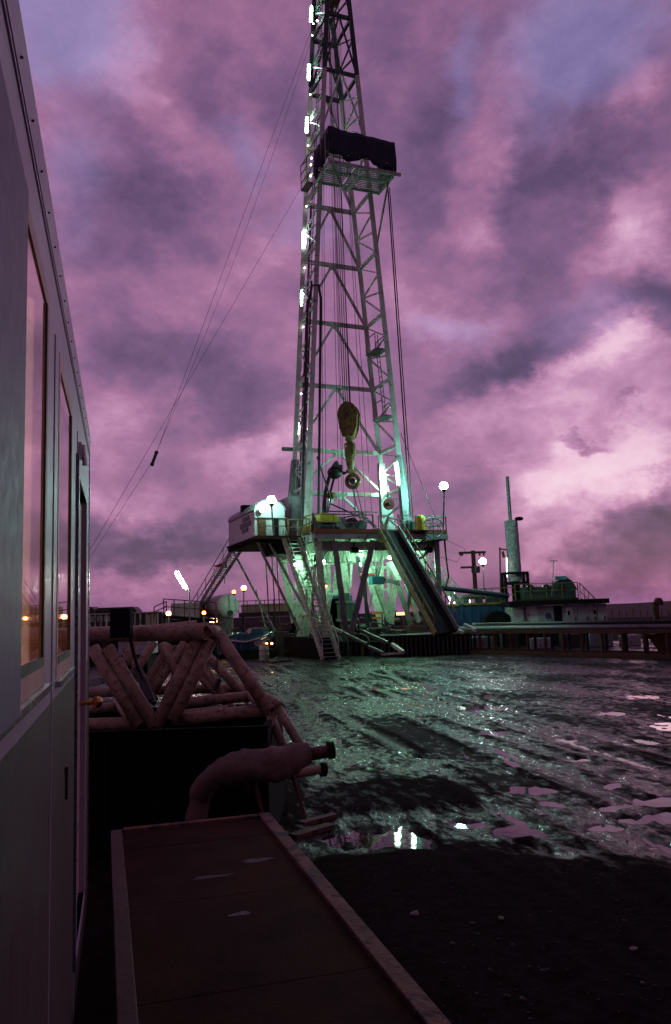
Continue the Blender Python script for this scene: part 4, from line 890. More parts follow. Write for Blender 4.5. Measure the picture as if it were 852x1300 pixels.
# ------------------------------------------------------------------ stairs
def stair(name, tl_, tr_, bl_, br_, label, m_=M['grey'], rl=1.0, n=30, rails=(True, True), base=None, tm=None):
    t = thing(name, base or (Vector(bl_) + Vector(br_)) / 2, label, 'staircase', 'stairs up to the rig'); tl_, tr_, bl_, br_ = map(Vector, (tl_, tr_, bl_, br_))
    child(B().beam(bl_, tl_, .07, .24), 'stringer', m_, t); child(B().beam(br_, tr_, .07, .24), 'stringer', m_, t)
    k = B()
    for i in range(n):
        f_ = (i + .5) / n; a = bl_.lerp(tl_, f_); b_ = br_.lerp(tr_, f_); k.beam(a, b_, .2, .035)
    child(k, 'treads', tm or m_, t)
    for on, (a, b_) in zip(rails, ((bl_, tl_), (br_, tr_))):
        if not on: continue
        k = B(); k.tube((a + Z * rl, b_ + Z * rl), .03, 6); k.tube((a + Z * rl * .5, b_ + Z * rl * .5), .022, 6)
        for i in range(6): p = a.lerp(b_, i / 5); k.tube((p, p + Z * rl), .025, 6)
        child(k, 'handrail', m_, t)
    return t
stair('rig_staircase', R(-5.35, 2.7, 7.0), R(-4.45, 2.7, 7.0), R(-3.95, 4.9, .05), R(-3.1, 5.2, .05), 'steep steel staircase with pipe handrails climbing to the left deck', M['subs'], tm=M['grey'])
stair('side_staircase', R(-6.6, -4.2, 6.9), R(-5.9, -4.6, 6.9), at(241, 788, 58), at(246, 788, 59.2), 'long shallow staircase rising from the left yard to the doghouse', M['grey'], 1.1, 34)
stair('rear_staircase', at(541, 724, 53), at(545, 722, 54.2), at(584, 768, 53), at(588, 768, 54.2), 'short lit stairs going down behind the right deck to the tanks', M['subs'], 1.0, 18)
# wind sock
ws = thing('windsock', at(287, 738, 54), 'small red windsock flying on a pole above the long staircase', 'windsock')
child(B().tube((at(285, 741, 54), at(287.5, 715, 54)), .03, 6), 'pole', M['grey'], ws)
child(B().tube([at(288, 717.5, 54), at(282, 717.5, 54), at(273, 719, 54)], [.20, .16, .05], 10), 'sock', mat('red_cloth', (.45, .03, .03), .8), ws)

# ------------------------------------------------------------------ pipe ramp (V-door slide)
rp = thing('pipe_ramp', R(1.2, 9.6, 1.3), 'dark steep pipe slide with yellow brown rails from deck to catwalk', 'ramp')
ra, rb_ = R(.55, 3.5, ZF + .15), R(.75, 9.6, 1.25); rc_, rd_ = R(1.95, 3.5, ZF + .15), R(2.15, 9.6, 1.25)
RA = [at(481, 675, 47.3), at(552, 806, 42.5), at(506, 673, 47.9), at(580, 800, 43.1)]
ra, rb_, rc_, rd_ = RA
nrm = (rb_ - ra).cross(rc_ - ra).normalized(); nrm = nrm if nrm.z > 0 else -nrm
child(B().prism([ra, rc_, rd_, rb_], -nrm * .18), 'slide', mat('slide_steel', (.012, .014, .014), .7, .0, spec=.15), rp)
for a, b_ in ((ra, rb_), (rc_, rd_)):
    k = B(); k.beam(a + nrm * .1, b_ + nrm * .1, .1, .3); child(k, 'side_curb', M['yellow'] if a is ra else M['grey'], rp)
    k = B(); k.tube((a + Z * .95, b_ + Z * .95), .04, 6)
    for i in range(7): p = a.lerp(b_, i / 6); k.tube((p, p + Z * .95), .03, 6)
    child(k, 'handrail', M['yellow'], rp)
# ------------------------------------------------------------------ catwalk & pipe rack, right
cw = thing('pipe_rack', (8, 44, 0), 'long low rusty pipe rack frame with posts along the right yard', 'rack')
PL = G(556, 829); PR = G(880, 837); dR = (PR - PL).normalized(); nR = Vector((-dR.y, dR.x, 0)); Lr = (PR - PL).length
htop = 1.22
child(B().beam(PL + Z * .1, PR + Z * .1, .18, .2), 'bottom_rail', M['rust'], cw); child(B().beam(PL + Z * htop, PR + Z * htop, .16, .16), 'top_rail', M['rust'], cw)
child(B().beam(PL + Z * .1 + nR * 2, PR + Z * .1 + nR * 2, .18, .2), 'bottom_rail', M['rust'], cw); child(B().beam(PL + Z * htop + nR * 2, PR + Z * htop + nR * 2, .16, .16), 'top_rail', M['rust'], cw)
n = 14
for i in range(n + 1):
    p = PL.lerp(PR, i / n); child(B().beam(p + Z * .2, p + Z * (htop - .08), .14), 'post', M['rust'], cw)
    child(B().beam(p + Z * (htop + .0) + nR * .1, p + Z * htop + nR * 1.9, .1), 'cross_beam', M['rust'], cw)
    child(B().beam(p + Z * .2 + nR * 2, p + Z * (htop - .08) + nR * 2, .14), 'post', M['dark'], cw)
for i, (o1, z_, r_, s0, s1) in enumerate(((.35, 1.42, .10, .10, .98), (.62, 1.44, .11, .04, .99), (.9, 1.43, .10, .12, .97), (1.2, 1.42, .10, .06, 1.), (1.5, 1.45, .12, .09, .98), (.75, 1.64, .09, .16, .97), (1.1, 1.63, .09, .12, .99))):
    a = PL.lerp(PR, s0) + nR * o1 + Z * z_; b_ = PL.lerp(PR, s1) + nR * o1 + Z * z_
    tag(B().pipe(a, b_, r_, .02, 12).build('drill_pipe', M['dark'] if i % 2 else M['grey']), 'long drill pipe lying lengthwise on the rusty pipe rack', 'pipe', 'drill pipes on the rack')
# catwalk deck between ramp foot and the rack
ck = thing('catwalk', R(1.5, 9, 0), 'dark corrugated catwalk block at the foot of the pipe ramp', 'catwalk')
A_, B_ = G(486, 834), G(600, 830)
dd = (B_ - A_).normalized(); dn = Vector((-dd.y, dd.x, 0)); L_ = (B_ - A_).length
child(B().box((A_ + B_) / 2 + dn * 1.5 + Z * .55, (L_, 3.0, 1.1), (dd, dn, Z)), 'body', M['black'], ck)
k = B()
for i in range(20): k.beam(A_.lerp(B_, (i + .5) / 20) - dn * .04 + Z * .05, A_.lerp(B_, (i + .5) / 20) - dn * .04 + Z * 1.05, .09, .08)
child(k, 'ribs', M['dark2'], ck); child(B().box((A_ + B_) / 2 + dn * 1.5 + Z * 1.15, (L_ + .1, 3.1, .08), (dd, dn, Z)), 'deck', M['dark'], ck)
# loose beams and frames on the ground in front of the substructure
def lying(name, a, b_, w_, label, m_, h=None, group='steel beams lying in front of the rig'): return tag(B().beam(a, b_, w_, h).build(name, m_), label, 'beam', group)
lying('steel_beam', at(462, 802, 44), at(492, 816, 42.5), .15, 'pale steel beam slanting down left of the ramp foot, upper one', M['dark2'])
lying('steel_beam', at(436, 803, 44), at(466, 818, 42.5), .13, 'pale steel beam slanting down left of the ramp foot, leftmost', M['dark2'])
lying('steel_beam', at(468, 821, 42.5), at(486, 829, 41.5), .14, 'short pale beam lying lowest near the mud edge', M['dark2'])
lying('steel_beam', at(498, 818, 42.5), at(512, 828, 41.3), .17, 'short lit beam pointing at the mud edge right of centre', M['subs'])
lying('steel_beam', at(484, 831, 41.5), at(511, 829, 41.3), .1, 'thin bright edged plank flat on the mud before the rig', M['subs'])
lying('steel_beam', at(576, 797, 44), at(588, 803, 43), .14, 'pale pipe end slanting off the catwalk left of the rack', M['white'])
lying('steel_beam', at(590, 793, 44), at(604, 800, 43), .16, 'second pale pipe end slanting off the catwalk by the rack', M['white'])
lb = thing('equipment_skid', G(400, 836), 'low black equipment skid under the left side of the rig', 'skid')
A_, B_ = G(334, 832), G(486, 834); dd = (B_ - A_).normalized(); dn = Vector((-dd.y, dd.x, 0)); L_ = (B_ - A_).length
child(B().box((A_ + B_) / 2 + dn * 2.3 + Z * .42, (L_, 3.2, .8), (dd, dn, Z)), 'body', M['black'], lb)
for i in range(16):
    p = A_.lerp(B_, (i + .5) / 16) + dn * (.9 + random.random() * 2.5); hh = random.uniform(.3, .75)
    child(B().box(p + Z * (.84 + hh / 2), (random.uniform(.3, .8), random.uniform(.3, .8), hh), (dd, dn, Z)), 'machine_box', M['dark'], lb, .02)
k = B()
for i in range(9):
    p = A_.lerp(B_, (i + .5) / 9) + dn * (1. + random.random()); k.tube([p + Z * .8, p + Z * 1.3 + dd * .3, p + Z * 1.1 + dd * .8, p + Z * .6 + dd * 1.1], .05, 6)
child(k, 'piping', M['green'], lb)
for i in range(12):
    p = A_.lerp(B_, (i + .3 + .4 * random.random()) / 12) + dn * .72; hh = random.uniform(.25, .6)
    child(B().tube((p + Z * .02, p + Z * hh), random.uniform(.1, .2), 10), 'canister', [M['dark2'], M['redpaint'], M['green'], M['dark2'], M['yellow']][i % 5], lb)
for i in range(10):
    p = A_.lerp(B_, (i + .5) / 10) + dn * .66; child(B().beam(p + Z * .1, p + Z * .8, .07), 'rib', M['dark2'], lb)
tag(B().tube([G(370, 838, .05), G(345, 842, .04), G(352, 834, .05), at(372, 822, 44), at(377, 800, 45)], .05, 6).build('hose', M['rubber']), 'black hose looping down onto the mud left of the rig stairs', 'hose')
# blowout preventer stack in the middle
bo = thing('blowout_preventer', R(.2, -1, .6), 'grey green blowout preventer stack standing under the rotary table', 'valve stack')
q = at(441, 790, 51); q = Vector((q.x, 51, .8))
for i, (z, r_, h_) in enumerate(((0, .55, .5), (.55, .7, .15), (.7, .5, .5), (1.25, .72, .15), (1.4, .62, .95), (2.4, .7, .12), (2.5, .22, .5))): child(B().tube((q + Z * z, q + Z * (z + h_)), r_, 16), 'body_section', M['grey'] if i % 2 else M['green'], bo)
child(B().tube([q + Z * 3. + U * .1, q + Z * 3.8 + U * -.05, q + Z * 5.2 - U * .12, q + Z * 6.2], [.2, .26, .2, .2], 12), 'bell_nipple', M['subs'], bo)
for i, (u_, v, s_) in enumerate(((-2.2, -2.4, 1.), (-1., -3.2, 1.3), (1.6, -2.6, 1.1), (2.9, -3.4, 1.4), (3.6, -1.4, .9), (-.8, 1.6, .8), (1.7, 1.4, .7), (5.9, -3, 1.2), (-4.6, -5, 1.3))):
    c_ = R(u_, v, 0); h_ = 1.5 + .35 * ((i * 5) % 3)
    t = thing('pump_unit', c_, 'small dark pump unit with bent pipes crowded under the rig floor', 'pump', 'dark pump units crowded under the rig')
    child(B().box(c_ + Z * h_ * .35, (s_, .8, h_ * .7), (U, V, Z)), 'housing', M[['dark', 'green', 'dark', 'rust'][i % 4]], t, .03)
    child(B().tube((c_ - U * s_ * .4 + Z * h_ * .85, c_ + U * s_ * .4 + Z * h_ * .85), .24, 12), 'motor', M['dark2'], t)
    child(B().tube([c_ + U * s_ * .5 + Z * .3, c_ + U * s_ * .75 + Z * .9, c_ + U * s_ * .6 + Z * (h_ + .2), c_ + Z * (h_ + .35)], .07, 8), 'pipe', M['dark2'], t)
# hoist trolley
ht = thing('trolley_hoist', at(478, 745, 49.5), 'pale cyan hoist trolley box with arm hanging under the floor', 'hoist')
c_ = at(478, 737, 49.5); child(B().box(c_, (.85, .6, .5), (U, V, Z)), 'box', M['cyan'], ht, .02); child(B().beam(at(487, 736, 49.5), at(507, 741, 49.5), .25), 'arm', M['house'], ht); child(B().tube((c_ + Z * .2, c_ + Z * 2.1), .05, 6), 'hanger', M['green'], ht)
tag(B().tube((at(457, 731, 50.4), at(476, 731, 50.4)), .16, 12).build('hydraulic_cylinder', M['redpaint']), 'small red cylinder hanging behind the cyan hoist box', 'cylinder')
for x_, y_, s, lab, m_ in ((421, 784, 1.5, 'teal tarpaulin covered crate seen between the left front legs', 'cyan'), (432, 780, 1.7, 'dark blue crate seen behind the centre legs', 'blue')):
    c_ = at(x_, y_, 55); t = thing('equipment_crate', Vector((c_.x, c_.y, 0)), lab, 'crate', 'crates behind the rig'); child(B().box((c_.x, c_.y, c_.z / 2 + .7), (s, 1.2, c_.z + 1.2)), 'body', M[m_], t, .03); child(B().box((c_.x, c_.y, .1), (s + .1, 1.3, .2)), 'skid', M['dark'], t)
for (x0, x1, y_, Yd, lab) in ((472, 485, 778, 56, 'orange red lit pipe rail behind the centre of the rig'), (430, 450, 778, 57, 'orange lit pipe rail behind the left centre legs')):
    a, b_ = at(x0, y_, Yd), at(x1, y_, Yd); t = thing('barrier_rail', Vector(((a.x + b_.x) / 2, Yd, 0)), lab, 'barrier', 'painted barriers behind the rig')
    child(B().beam(a, b_, .2).beam(a - Z * .35, b_ - Z * .35, .15), 'rail', mat('orange_paint', (.5, .12, .03), .5), t)
    child(B().beam(Vector((a.x, Yd + .1, 0)), a + Vector((0, .1, .1)), .1).beam(Vector((b_.x, Yd + .1, 0)), b_ + Vector((0, .1, .1)), .1), 'post', M['dark'], t)

# ------------------------------------------------------------------ RIGHT PLANT
def lift(px, py, Y, z=0): p = at(px, py, Y); return Vector((p.x, p.y, z))
mt = thing('mud_tank', lift(605, 790, 56), 'long dark blue mud tank behind the pipe rack', 'tank')
a, b_ = at(560, 769, 56), at(655, 766, 56); zt = a.z
child(B().box(((a.x + b_.x) / 2, 57.5, zt / 2), (b_.x - a.x, 3, zt)), 'body', M['blue'], mt)
k = B()
for i in range(9): x_ = a.x + (b_.x - a.x) * (i + .5) / 9; k.box((x_, 55.96, zt / 2), (.1, .1, zt - .1))
child(k, 'ribs', M['blue'], mt); child(B().box(((a.x + b_.x) / 2, 55.95, zt + .05), (b_.x - a.x, .12, .16)), 'kick_plate', M['yellow'], mt)
rail([Vector((a.x, 56, zt)), Vector((b_.x, 56, zt))], mt, M['yellow'], 1.1, 1.0, .025); rail([Vector((a.x, 59, zt)), Vector((b_.x, 59, zt))], mt, M['grey'], 1.1, 1.0, .025)
for i, (x_, Yd) in enumerate(((590, 57), (607, 57.4), (622, 57.2), (634, 57.3))):
    c_ = at(x_, 764, Yd); q = thing('mud_agitator', Vector((c_.x, Yd, zt)), ['green agitator gearbox at the left end of the blue tank', 'green agitator gearbox second from the left on the blue tank', 'green agitator gearbox third along the blue tank', 'green agitator gearbox beside the white silo'][i], 'machine', 'agitators on the mud tank')
    child(B().box((c_.x, Yd, zt + .3), (.6, .6, .5)), 'gearbox', M['green'], q, .03); child(B().tube(((c_.x - .1, Yd, zt + .5), (c_.x + .7, Yd, zt + .6)), .2, 12), 'motor', M['green'], q)
child(B().ball(Vector((lift(625, 0, 56.5).x, 56.4, zt + 1.1)), .14, 8, 6).tube((Vector((lift(625, 0, 56.5).x, 56.4, zt)), Vector((lift(625, 0, 56.5).x, 56.4, zt + 1))), .03, 6), 'tank_lamp', emit('tank_lamp', (.85, 1, .9), 25), mt)
child(B().ball(at(577, 748, 55.6), .22, 10, 7, (1.6, 1, .7)).tube((at(577, 752, 55.6), at(577, 766, 55.6)), .03, 6), 'tank_lamp', emit('tank_lamp2', (.85, 1, .9), 12), mt)
for q in ((596, 757), (571, 758)): child(B().ball(at(*q, 57.4), .1, 8, 6).tube((at(*q, 57.4), at(q[0], 768, 57.4)), .025, 6), 'tank_lamp', bpy.data.materials['tank_lamp'], mt)
fp = tag(B().tube([at(544, 743.5, 51), at(560, 746.5, 51.6), at(600, 751, 53), at(641, 756, 54.5)], .17, 12).build('flow_line', mat('teal_pipe', (.03, .10, .12), .4)), 'fat teal flow pipe sloping from the rig to the tanks', 'pipe')
# railed machinery platform
sp_ = thing('shaker_platform', lift(690, 790, 55), 'railed platform with dark green shaker machinery above the white cabin', 'platform')
za = at(690, 761, 55).z; xa, xb = at(655, 762, 55).x, at(735, 760, 55).x
child(B().box(((xa + xb) / 2, 56.6, za - .12), (xb - xa, 3.0, .16)), 'deck', M['rust'], sp_); child(B().box(((xa + xb) / 2, 55.05, za - .05), (xb - xa, .08, .22)), 'toe_board', M['brown'], sp_)
for x_ in (xa + .2, (xa + xb) / 2, xb - .2): 
    for y_ in (56.9, 57.9): child(B().beam((x_, y_, 0), (x_, y_, za - .2), .16), 'leg', M['dark'], sp_)
rail([Vector((xa, 55.1, za)), Vector((xb, 55.1, za))], sp_, M['yellow'], 1.1, 1.0, .022); rail([Vector((xb, 55.1, za)), Vector((xb, 58, za))], sp_, M['yellow'], 1.1, 1.0, .022)
x0_ = at(662, 750, 56).x; 
child(B().box((x0_ + 1.9, 56.4, za + .45), (3.7, 1.2, .9)), 'shaker_body', M['green'], sp_, .04)
child(B().prism([(x0_ + 2.0, 55.9, za + .9), (x0_ + 2.5, 55.9, za + 1.25), (x0_ + 3.2, 55.9, za + 1.5), (x0_ + 3.6, 55.9, za + 1.2), (x0_ + 3.9, 55.9, za + .6), (x0_ + 2.0, 55.9, za + .6)], (0, 1.0, 0)), 'hood', M['green'], sp_)
child(B().box((x0_ + 2.75, 55.8, za + 1.45), (.8, .3, .25)), 'lid', M['cyan'], sp_)
for i in range(3): child(B().tube(((x0_ + .6 + i * 1.1, 55.7, za + .8), (x0_ + .6 + i * 1.1, 56.3, za + .8)), .26, 12), 'motor', M['dark'], sp_)
child(B().tube((at(700.5, 757, 55.4), at(703, 712, 55.4)), .03, 6).beam(at(697, 712, 55.4), at(708, 712, 55.4), .05), 'aerial', M['grey'], sp_)
st2 = stair('platform_stairs', at(737, 761, 55.1), at(737, 761, 56), at(766, 790, 55.1), at(766, 790, 56), 'yellow railed stairs going down from the right end of the platform', M['yellow'], 1.15, 12)
# separator column
sl_ = thing('gas_separator', lift(654, 790, 57), 'tall white wrapped separator column with a thin vent pipe', 'silo')
c0, c1 = at(654.5, 738, 57), at(648.5, 661, 57)
k = B(); n = 12; pts = [c0.lerp(c1, i / n) for i in range(n + 1)]
child(B().tube(pts, [.46 + .02 * (i % 2) for i in range(n + 1)], 18), 'column', mat('lagging', (.42, .38, .40), .7, scale=2, bump=.5, fine=6, rust=(.24, .2, .2), rust_amt=.5), sl_)
child(B().tube((at(648, 661, 57), at(644, 605, 57)), .13, 10), 'vent_pipe', M['grey'], sl_)
k = B(); xl, xr = at(640, 745, 57).x, at(668, 745, 57).x; zt_, zl = at(654, 728, 57).z, at(654, 766, 57).z
for x_ in (xl, xr):
    for y_ in (56.4, 57.6): k.beam((x_, y_, 0), (x_, y_, zt_), .2)
for z in (zt_, zt_ - .7): k.beam((xl, 56.4, z), (xr, 56.4, z), .18); k.beam((xl, 57.6, z), (xr, 57.6, z), .18); k.beam((xl, 56.4, z), (xl, 57.6, z), .18); k.beam((xr, 56.4, z), (xr, 57.6, z), .18)
child(k, 'stand', M['black'], sl_); child(B().tube((c0, Vector((c0.x, 57, .3))), .3, 12), 'lower_pipe', M['black'], sl_)
child(B().tube([at(636, 760, 56.8), at(634.5, 695, 56.8)], .06, 8).beam(at(634.5, 697, 56.8), at(643, 698, 56.8), .1).tube((at(638, 700, 56.8), at(640, 708, 56.8)), .1, 8), 'side_pipe', M['rust'], sl_)
child(B().tube((at(643.2, 708, 56.5), at(643.6, 733, 56.5)), .035, 6), 'lit_strip', emit('strip', (.8, 1, .9), 5), sl_)
child(B().beam(at(651, 663, 57), at(657, 659, 57), .06).ball(at(659, 658.5, 57), .3, 10, 6, (1.1, 1, .5)), 'floodlight', M['black'], sl_)
# cabin row
cb = thing('equipment_cabin', lift(710, 795, 53.5), 'low white and grey equipment cabin with doors under a dark flat roof', 'cabin')
Yc = 53.5; zc1 = at(710, 768, Yc).z; zc0 = .9
def cx(px): return at(px, 780, Yc).x
child(B().box(((cx(651) + cx(771)) / 2, Yc + 1.55, (zc0 + zc1) / 2), (cx(771) - cx(651), 3., zc1 - zc0)), 'wall', M['white'], cb)
child(B().box(((cx(648) + cx(771)) / 2 , Yc + 1.4, zc1 + .17), (cx(773) - cx(647), 3.6, .32)), 'roof', M['black'], cb)
child(B().box(((cx(650) + cx(772)) / 2, Yc + 1.5, zc0 / 2), (cx(772) - cx(650), 3., zc0 - .02)), 'skid', M['black'], cb)
for a, b_, m_ in ((683, 703, 'offwhite'), (714, 733, 'offwhite'), (734, 748, 'offwhite'), (749, 758, 'offwhite'), (759, 770, 'offwhite')):
    o_ = child(B().box(((cx(a) + cx(b_)) / 2, Yc + .02, (zc0 + zc1) / 2), (cx(b_) - cx(a), .06, zc1 - zc0 - .1)), 'door', M[m_], cb); child(B().box((cx(b_) - .15, Yc - .03, (zc0 + zc1) / 2 - .1), (.06, .05, .25)), 'handle', M['dark'], o_)
child(B().box(((cx(703.5) + cx(713.5)) / 2, Yc + .02, (zc0 + zc1) / 2), (cx(713.5) - cx(703.5), .08, zc1 - zc0 - .05)), 'doorway', M['black'], cb)
child(B().box((cx(666.5), Yc - .0, (zc0 + zc1) / 2), (.12, .1, zc1 - zc0)), 'pillar', M['rust'], cb)
child(B().box((cx(665), Yc - .15, zc0 + .35), (.75, .25, .7)), 'cooler', M['rust'], cb)
child(B().box((cx(723), Yc - .015, zc1 - .45), (.45, .03, .5)), 'notice', M['white'], cb); child(B().tube(((cx(696), Yc - .02, 1.9), (cx(696), Yc + .0, 1.9)), .22, 16), 'round_emblem', M['blue'], cb)
for px_ in (720, 753): child(B().box((cx(px_ + 2), Yc - .05, zc1 - .55), (.14, .04, .28)), 'vent', M['black'], cb)
# big round dark tank end beside the cabin
rtk = tag(B().tube(((at(632, 786, 54.5).x, 54.2, 1.35), (at(632, 786, 54.5).x, 55.6, 1.35)), 1.0, 24).build('cable_drum', M['black']), 'large black round drum on edge left of the white cabin', 'drum')
# utility pole
up_ = thing('utility_pole', lift(603, 780, 78), 'wooden utility pole with two crossarms and a transformer', 'pole')
child(B().tube((lift(606, 780, 78), at(600.5, 699, 78)), .22, 10), 'pole', M['brown'], up_); child(B().beam(at(582.5, 702, 77.8), at(616.5, 701, 77.8), .22), 'crossarm', M['brown'], up_); child(B().beam(at(585, 720.5, 77.8), at(601, 720, 77.8), .2), 'crossarm', M['brown'], up_)
child(B().tube((at(604, 727, 77.6), at(604, 719, 77.6)), .42, 12), 'transformer', M['dark'], up_)
k = B()
for x_ in (584.5, 587, 609, 614): k.tube((at(x_, 701, 77.8), at(x_, 705.5, 77.8)), .09, 6)
child(k, 'insulators', M['dark'], up_)
# hanging hose under right corner
tag(B().tube([R(u1 + .1, 2.9, ZF - .4), R(u1 + .12, 2.9, 6), R(u1 + .3, 2.8, 4.6), R(u1 + .1, 2.7, 3.9)], .06, 8).build('hose', M['rubber']), 'dark hose hanging below the right corner of the rig floor', 'hose')
tag(B().tube([R(u1 - .2, 2.9, 5.8), R(u1 + .9, 2.9, 5.5), R(u1 + 1.6, 2.9, 6.3), R(u1 + .2, 2.9, 6.9)], .015, 6).build('cable', M['wire']), 'thin slack cable looping under the right deck corner', 'cable')
# fence on the right, post and rusty bin
for i in range(9):
    p = at(778 + i * 9, 790, 75); 
    tag(B().tube(((p.x, 75, 0), (p.x, 75, 2.0 - .1 * (i % 3))), .06, 6).ball((p.x, 75, 2.0 - .1 * (i % 3)), .06, 6, 4).build('fence_post', M['edge']), 'thin fence post standing in the dark field at the right', 'post', 'fence posts in the field')
bp_ = thing('bollard_post', G(837, 829), 'thick dark rusty post standing behind the right end of the rack', 'post')
q = at(837, 800, 41); child(B().tube(((q.x, 41, 0), (q.x - .12, 41, at(836, 764, 41).z)), .17, 12), 'shaft', M['rust'], bp_); child(B().tube([at(836, 768, 41), at(836, 763, 41), at(836, 759, 41)], [.24, .24, .14], 12), 'cap', M['rust'], bp_)
rb2 = thing('rusty_scoop', G(850, 838), 'red rusty wedge shaped scoop at the right end of the rack', 'scoop')
q0, q1, q2, q3 = at(832, 806, 37.6), at(880, 800, 37.6), at(880, 834, 37.6), at(851, 831, 37.6)
child(B().prism([q0, q1, q2, q3], (0, 1.2, 0)), 'body', mat('rust_red', (.24, .07, .04), .7, scale=4, rust=(.05, .02, .015), rust_amt=.4), rb2, .02); child(B().beam(q0, q3, .1).beam(q0, q1, .1), 'rim', M['rust'], rb2)
for i in range(7):
    x_ = 560 + i * 6 + random.random() * 8; c_ = at(580 + i * 40, 812 + (i % 3) * 4, 47); c_.z = max(.3, c_.z)
    t = thing('equipment_crate', Vector((c_.x, c_.y, 0)), ['squat dark crate behind the left end of the pipe rack', 'grey box second behind the pipe rack', 'dark crate third behind the rack posts', 'pale box in the shade behind the middle rack posts', 'dark crate under the white cabin', 'grey crate behind the rack near the right', 'pale box furthest right behind the rack'][i], 'crate', 'crates behind the pipe rack')
    h_ = .6 + .2 * (i % 3); child(B().box((c_.x, c_.y + 2.6, h_ / 2), (1.1 + .3 * (i % 2), .8, h_)), 'body', [M['dark'], M['grey'], M['dark'], M['offwhite'], M['dark'], M['grey'], M['offwhite']][i], t, .02); child(B().box((c_.x, c_.y + 2.6, h_ + .02), (.9, .6, .04)), 'lid', M['grey'], t)

# ------------------------------------------------------------------ LEFT BACKGROUND
def boxthing(name, x0, x1, y0, y1, Y, dep, m_, label, cat, group=None, skid=True):
    a, b_ = at(x0, y0, Y), at(x1, y1, Y); t = thing(name, Vector(((a.x + b_.x) / 2, Y, 0)), label, cat, group)
    child(B().box(((a.x + b_.x) / 2, Y + dep / 2, (a.z + b_.z) / 2), (b_.x - a.x, dep, a.z - b_.z)), 'body', m_, t, .02); return t, a, b_
t, a, b_ = boxthing('site_cabin', 60, 206, 782.5, 800, 52, 3, M['dark'], 'long dark site cabin with pale posts and windows behind the truss', 'cabin')
for i in range(13):
    x_ = 114 + i * 7.2; child(B().box((at(x_, 790, 52).x, 51.94, (a.z + b_.z) / 2), (.08, .1, a.z - b_.z - .04)), 'post', M['offwhite'] if i % 3 else M['white'], t)
for x_ in (118, 127, 136): child(B().box((at(x_, 786, 52).x, 51.96, a.z - .28), (.36, .06, .36)), 'window', M['offwhite'], t)
for x_ in (188, 195): child(B().box((at(x_, 789, 52).x, 51.96, a.z - .5), (.3, .06, .8)), 'lit_panel', M['cream'], t)  # warm light on this stretch of the front put into cream panels
child(B().box(((a.x + b_.x) / 2, 51.9, a.z + .04), (b_.x - a.x, .2, .08)), 'roof_edge', M['offwhite'], t); child(B().box(((a.x + b_.x) / 2, 53.5, b_.z / 2), (b_.x - a.x, 3, b_.z)), 'skid', M['black'], t)
for x0, x1, lab in ((121, 172, 'longer dark lidded tank standing on the site cabin roof'), (96, 119, 'shorter dark lidded tank at the trailer corner on the cabin roof')):
    p0, p1 = at(x0, 781, 53), at(x1, 771, 53); q = thing('roof_tank', Vector(((p0.x + p1.x) / 2, 53.6, p0.z - .1)), lab, 'tank', 'dark tanks on the cabin roof'); z0 = a.z + .09; z1 = p1.z + .05
    child(B().prism([(p0.x, 53, z0), (p0.x, 53, z1 - .15), (p0.x + .2, 53, z1), (p1.x - .2, 53, z1), (p1.x, 53, z1 - .2), (p1.x + .1, 53, z0)], (0, 1.6, 0)), 'body', M['dark'], q, .03); child(B().beam((p0.x, 52.95, z1 - .15), (p1.x, 52.95, z1 - .2), .08), 'rim', M['rust'], q)
t, a, b_ = boxthing('white_container', 217, 254, 766, 786, 56, 2.4, M['white'], 'white container behind railings left of the tank', 'container'); child(B().box(((a.x + b_.x) / 2, 57.2, b_.z / 2), (b_.x - a.x, 2.4, b_.z)), 'skid', M['black'], t)
k = B()
for i in range(8): x_ = a.x + (b_.x - a.x) * (i + .5) / 8; k.box((x_, 55.96, (a.z + b_.z) / 2), (.06, .06, a.z - b_.z - .1))
child(k, 'ribs', M['white'], t)
rl_ = thing('walkway_railing', lift(225, 792, 50), 'rusty brown railed walkway in front of the white container', 'railing')
rail([lift(203, 0, 50, at(203, 782, 50).z), lift(263, 0, 50, at(263, 787, 50).z)], rl_, M['rust'], 1.05, .6, .03); child(B().beam(lift(203, 0, 50, at(203, 783, 50).z), lift(263, 0, 50, at(263, 788, 50).z), .5, .2), 'deck', M['black'], rl_)
rail([lift(192, 0, 50, at(192, 785, 50).z), lift(206, 0, 50, at(206, 778, 50).z)], rl_, M['rust'], .7, .6, .03)
for x_ in (204, 233, 262): child(B().beam(lift(x_, 0, 50), lift(x_, 0, 50, at(x_, 784, 50).z), .15), 'leg', M['dark'], rl_)
# horizontal tank
tk = thing('storage_tank', lift(285, 790, 55), 'white horizontal cylinder tank with a round manhole end', 'tank')
e0 = at(290.5, 769, 55); ax_ = Vector((-.42, .91, 0)).normalized()
child(B().tube([e0 + ax_ * .02, e0 + ax_ * .12, e0 + ax_ * 4.6, e0 + ax_ * 4.7], [.74, .80, .80, .74], 28), 'shell', M['white'], tk); child(B().tube([e0 - ax_ * .04, e0 + ax_ * .03], [.60, .765], 28), 'end_cap', mat('tank_end_lit', (.78, .80, .76), .45), tk)  # lamplight on the tank end put into a whiter colour than the shell
child(B().tube((e0 - ax_ * .10 - Z * .5 + Vector((.08, 0, 0)), e0 - Z * .5 + Vector((.08, 0, 0))), .2, 14), 'manhole', M['dark'], tk); child(B().tube((e0 - ax_ * .1 - Z * .9, e0 - ax_ * .1 + Z * .9), .02, 6), 'sight_tube', M['dark'], tk); child(B().box(e0 - ax_ * .06 + Vector((-.45, 0, .15)), (.15, .04, .15)), 'plate', M['dark'], tk)
for f_ in (.6, 3.8): child(B().box(e0 + ax_ * f_ - Z * (e0.z / 2 + .3), (.9, .3, e0.z - .5)), 'saddle', M['grey'], tk)
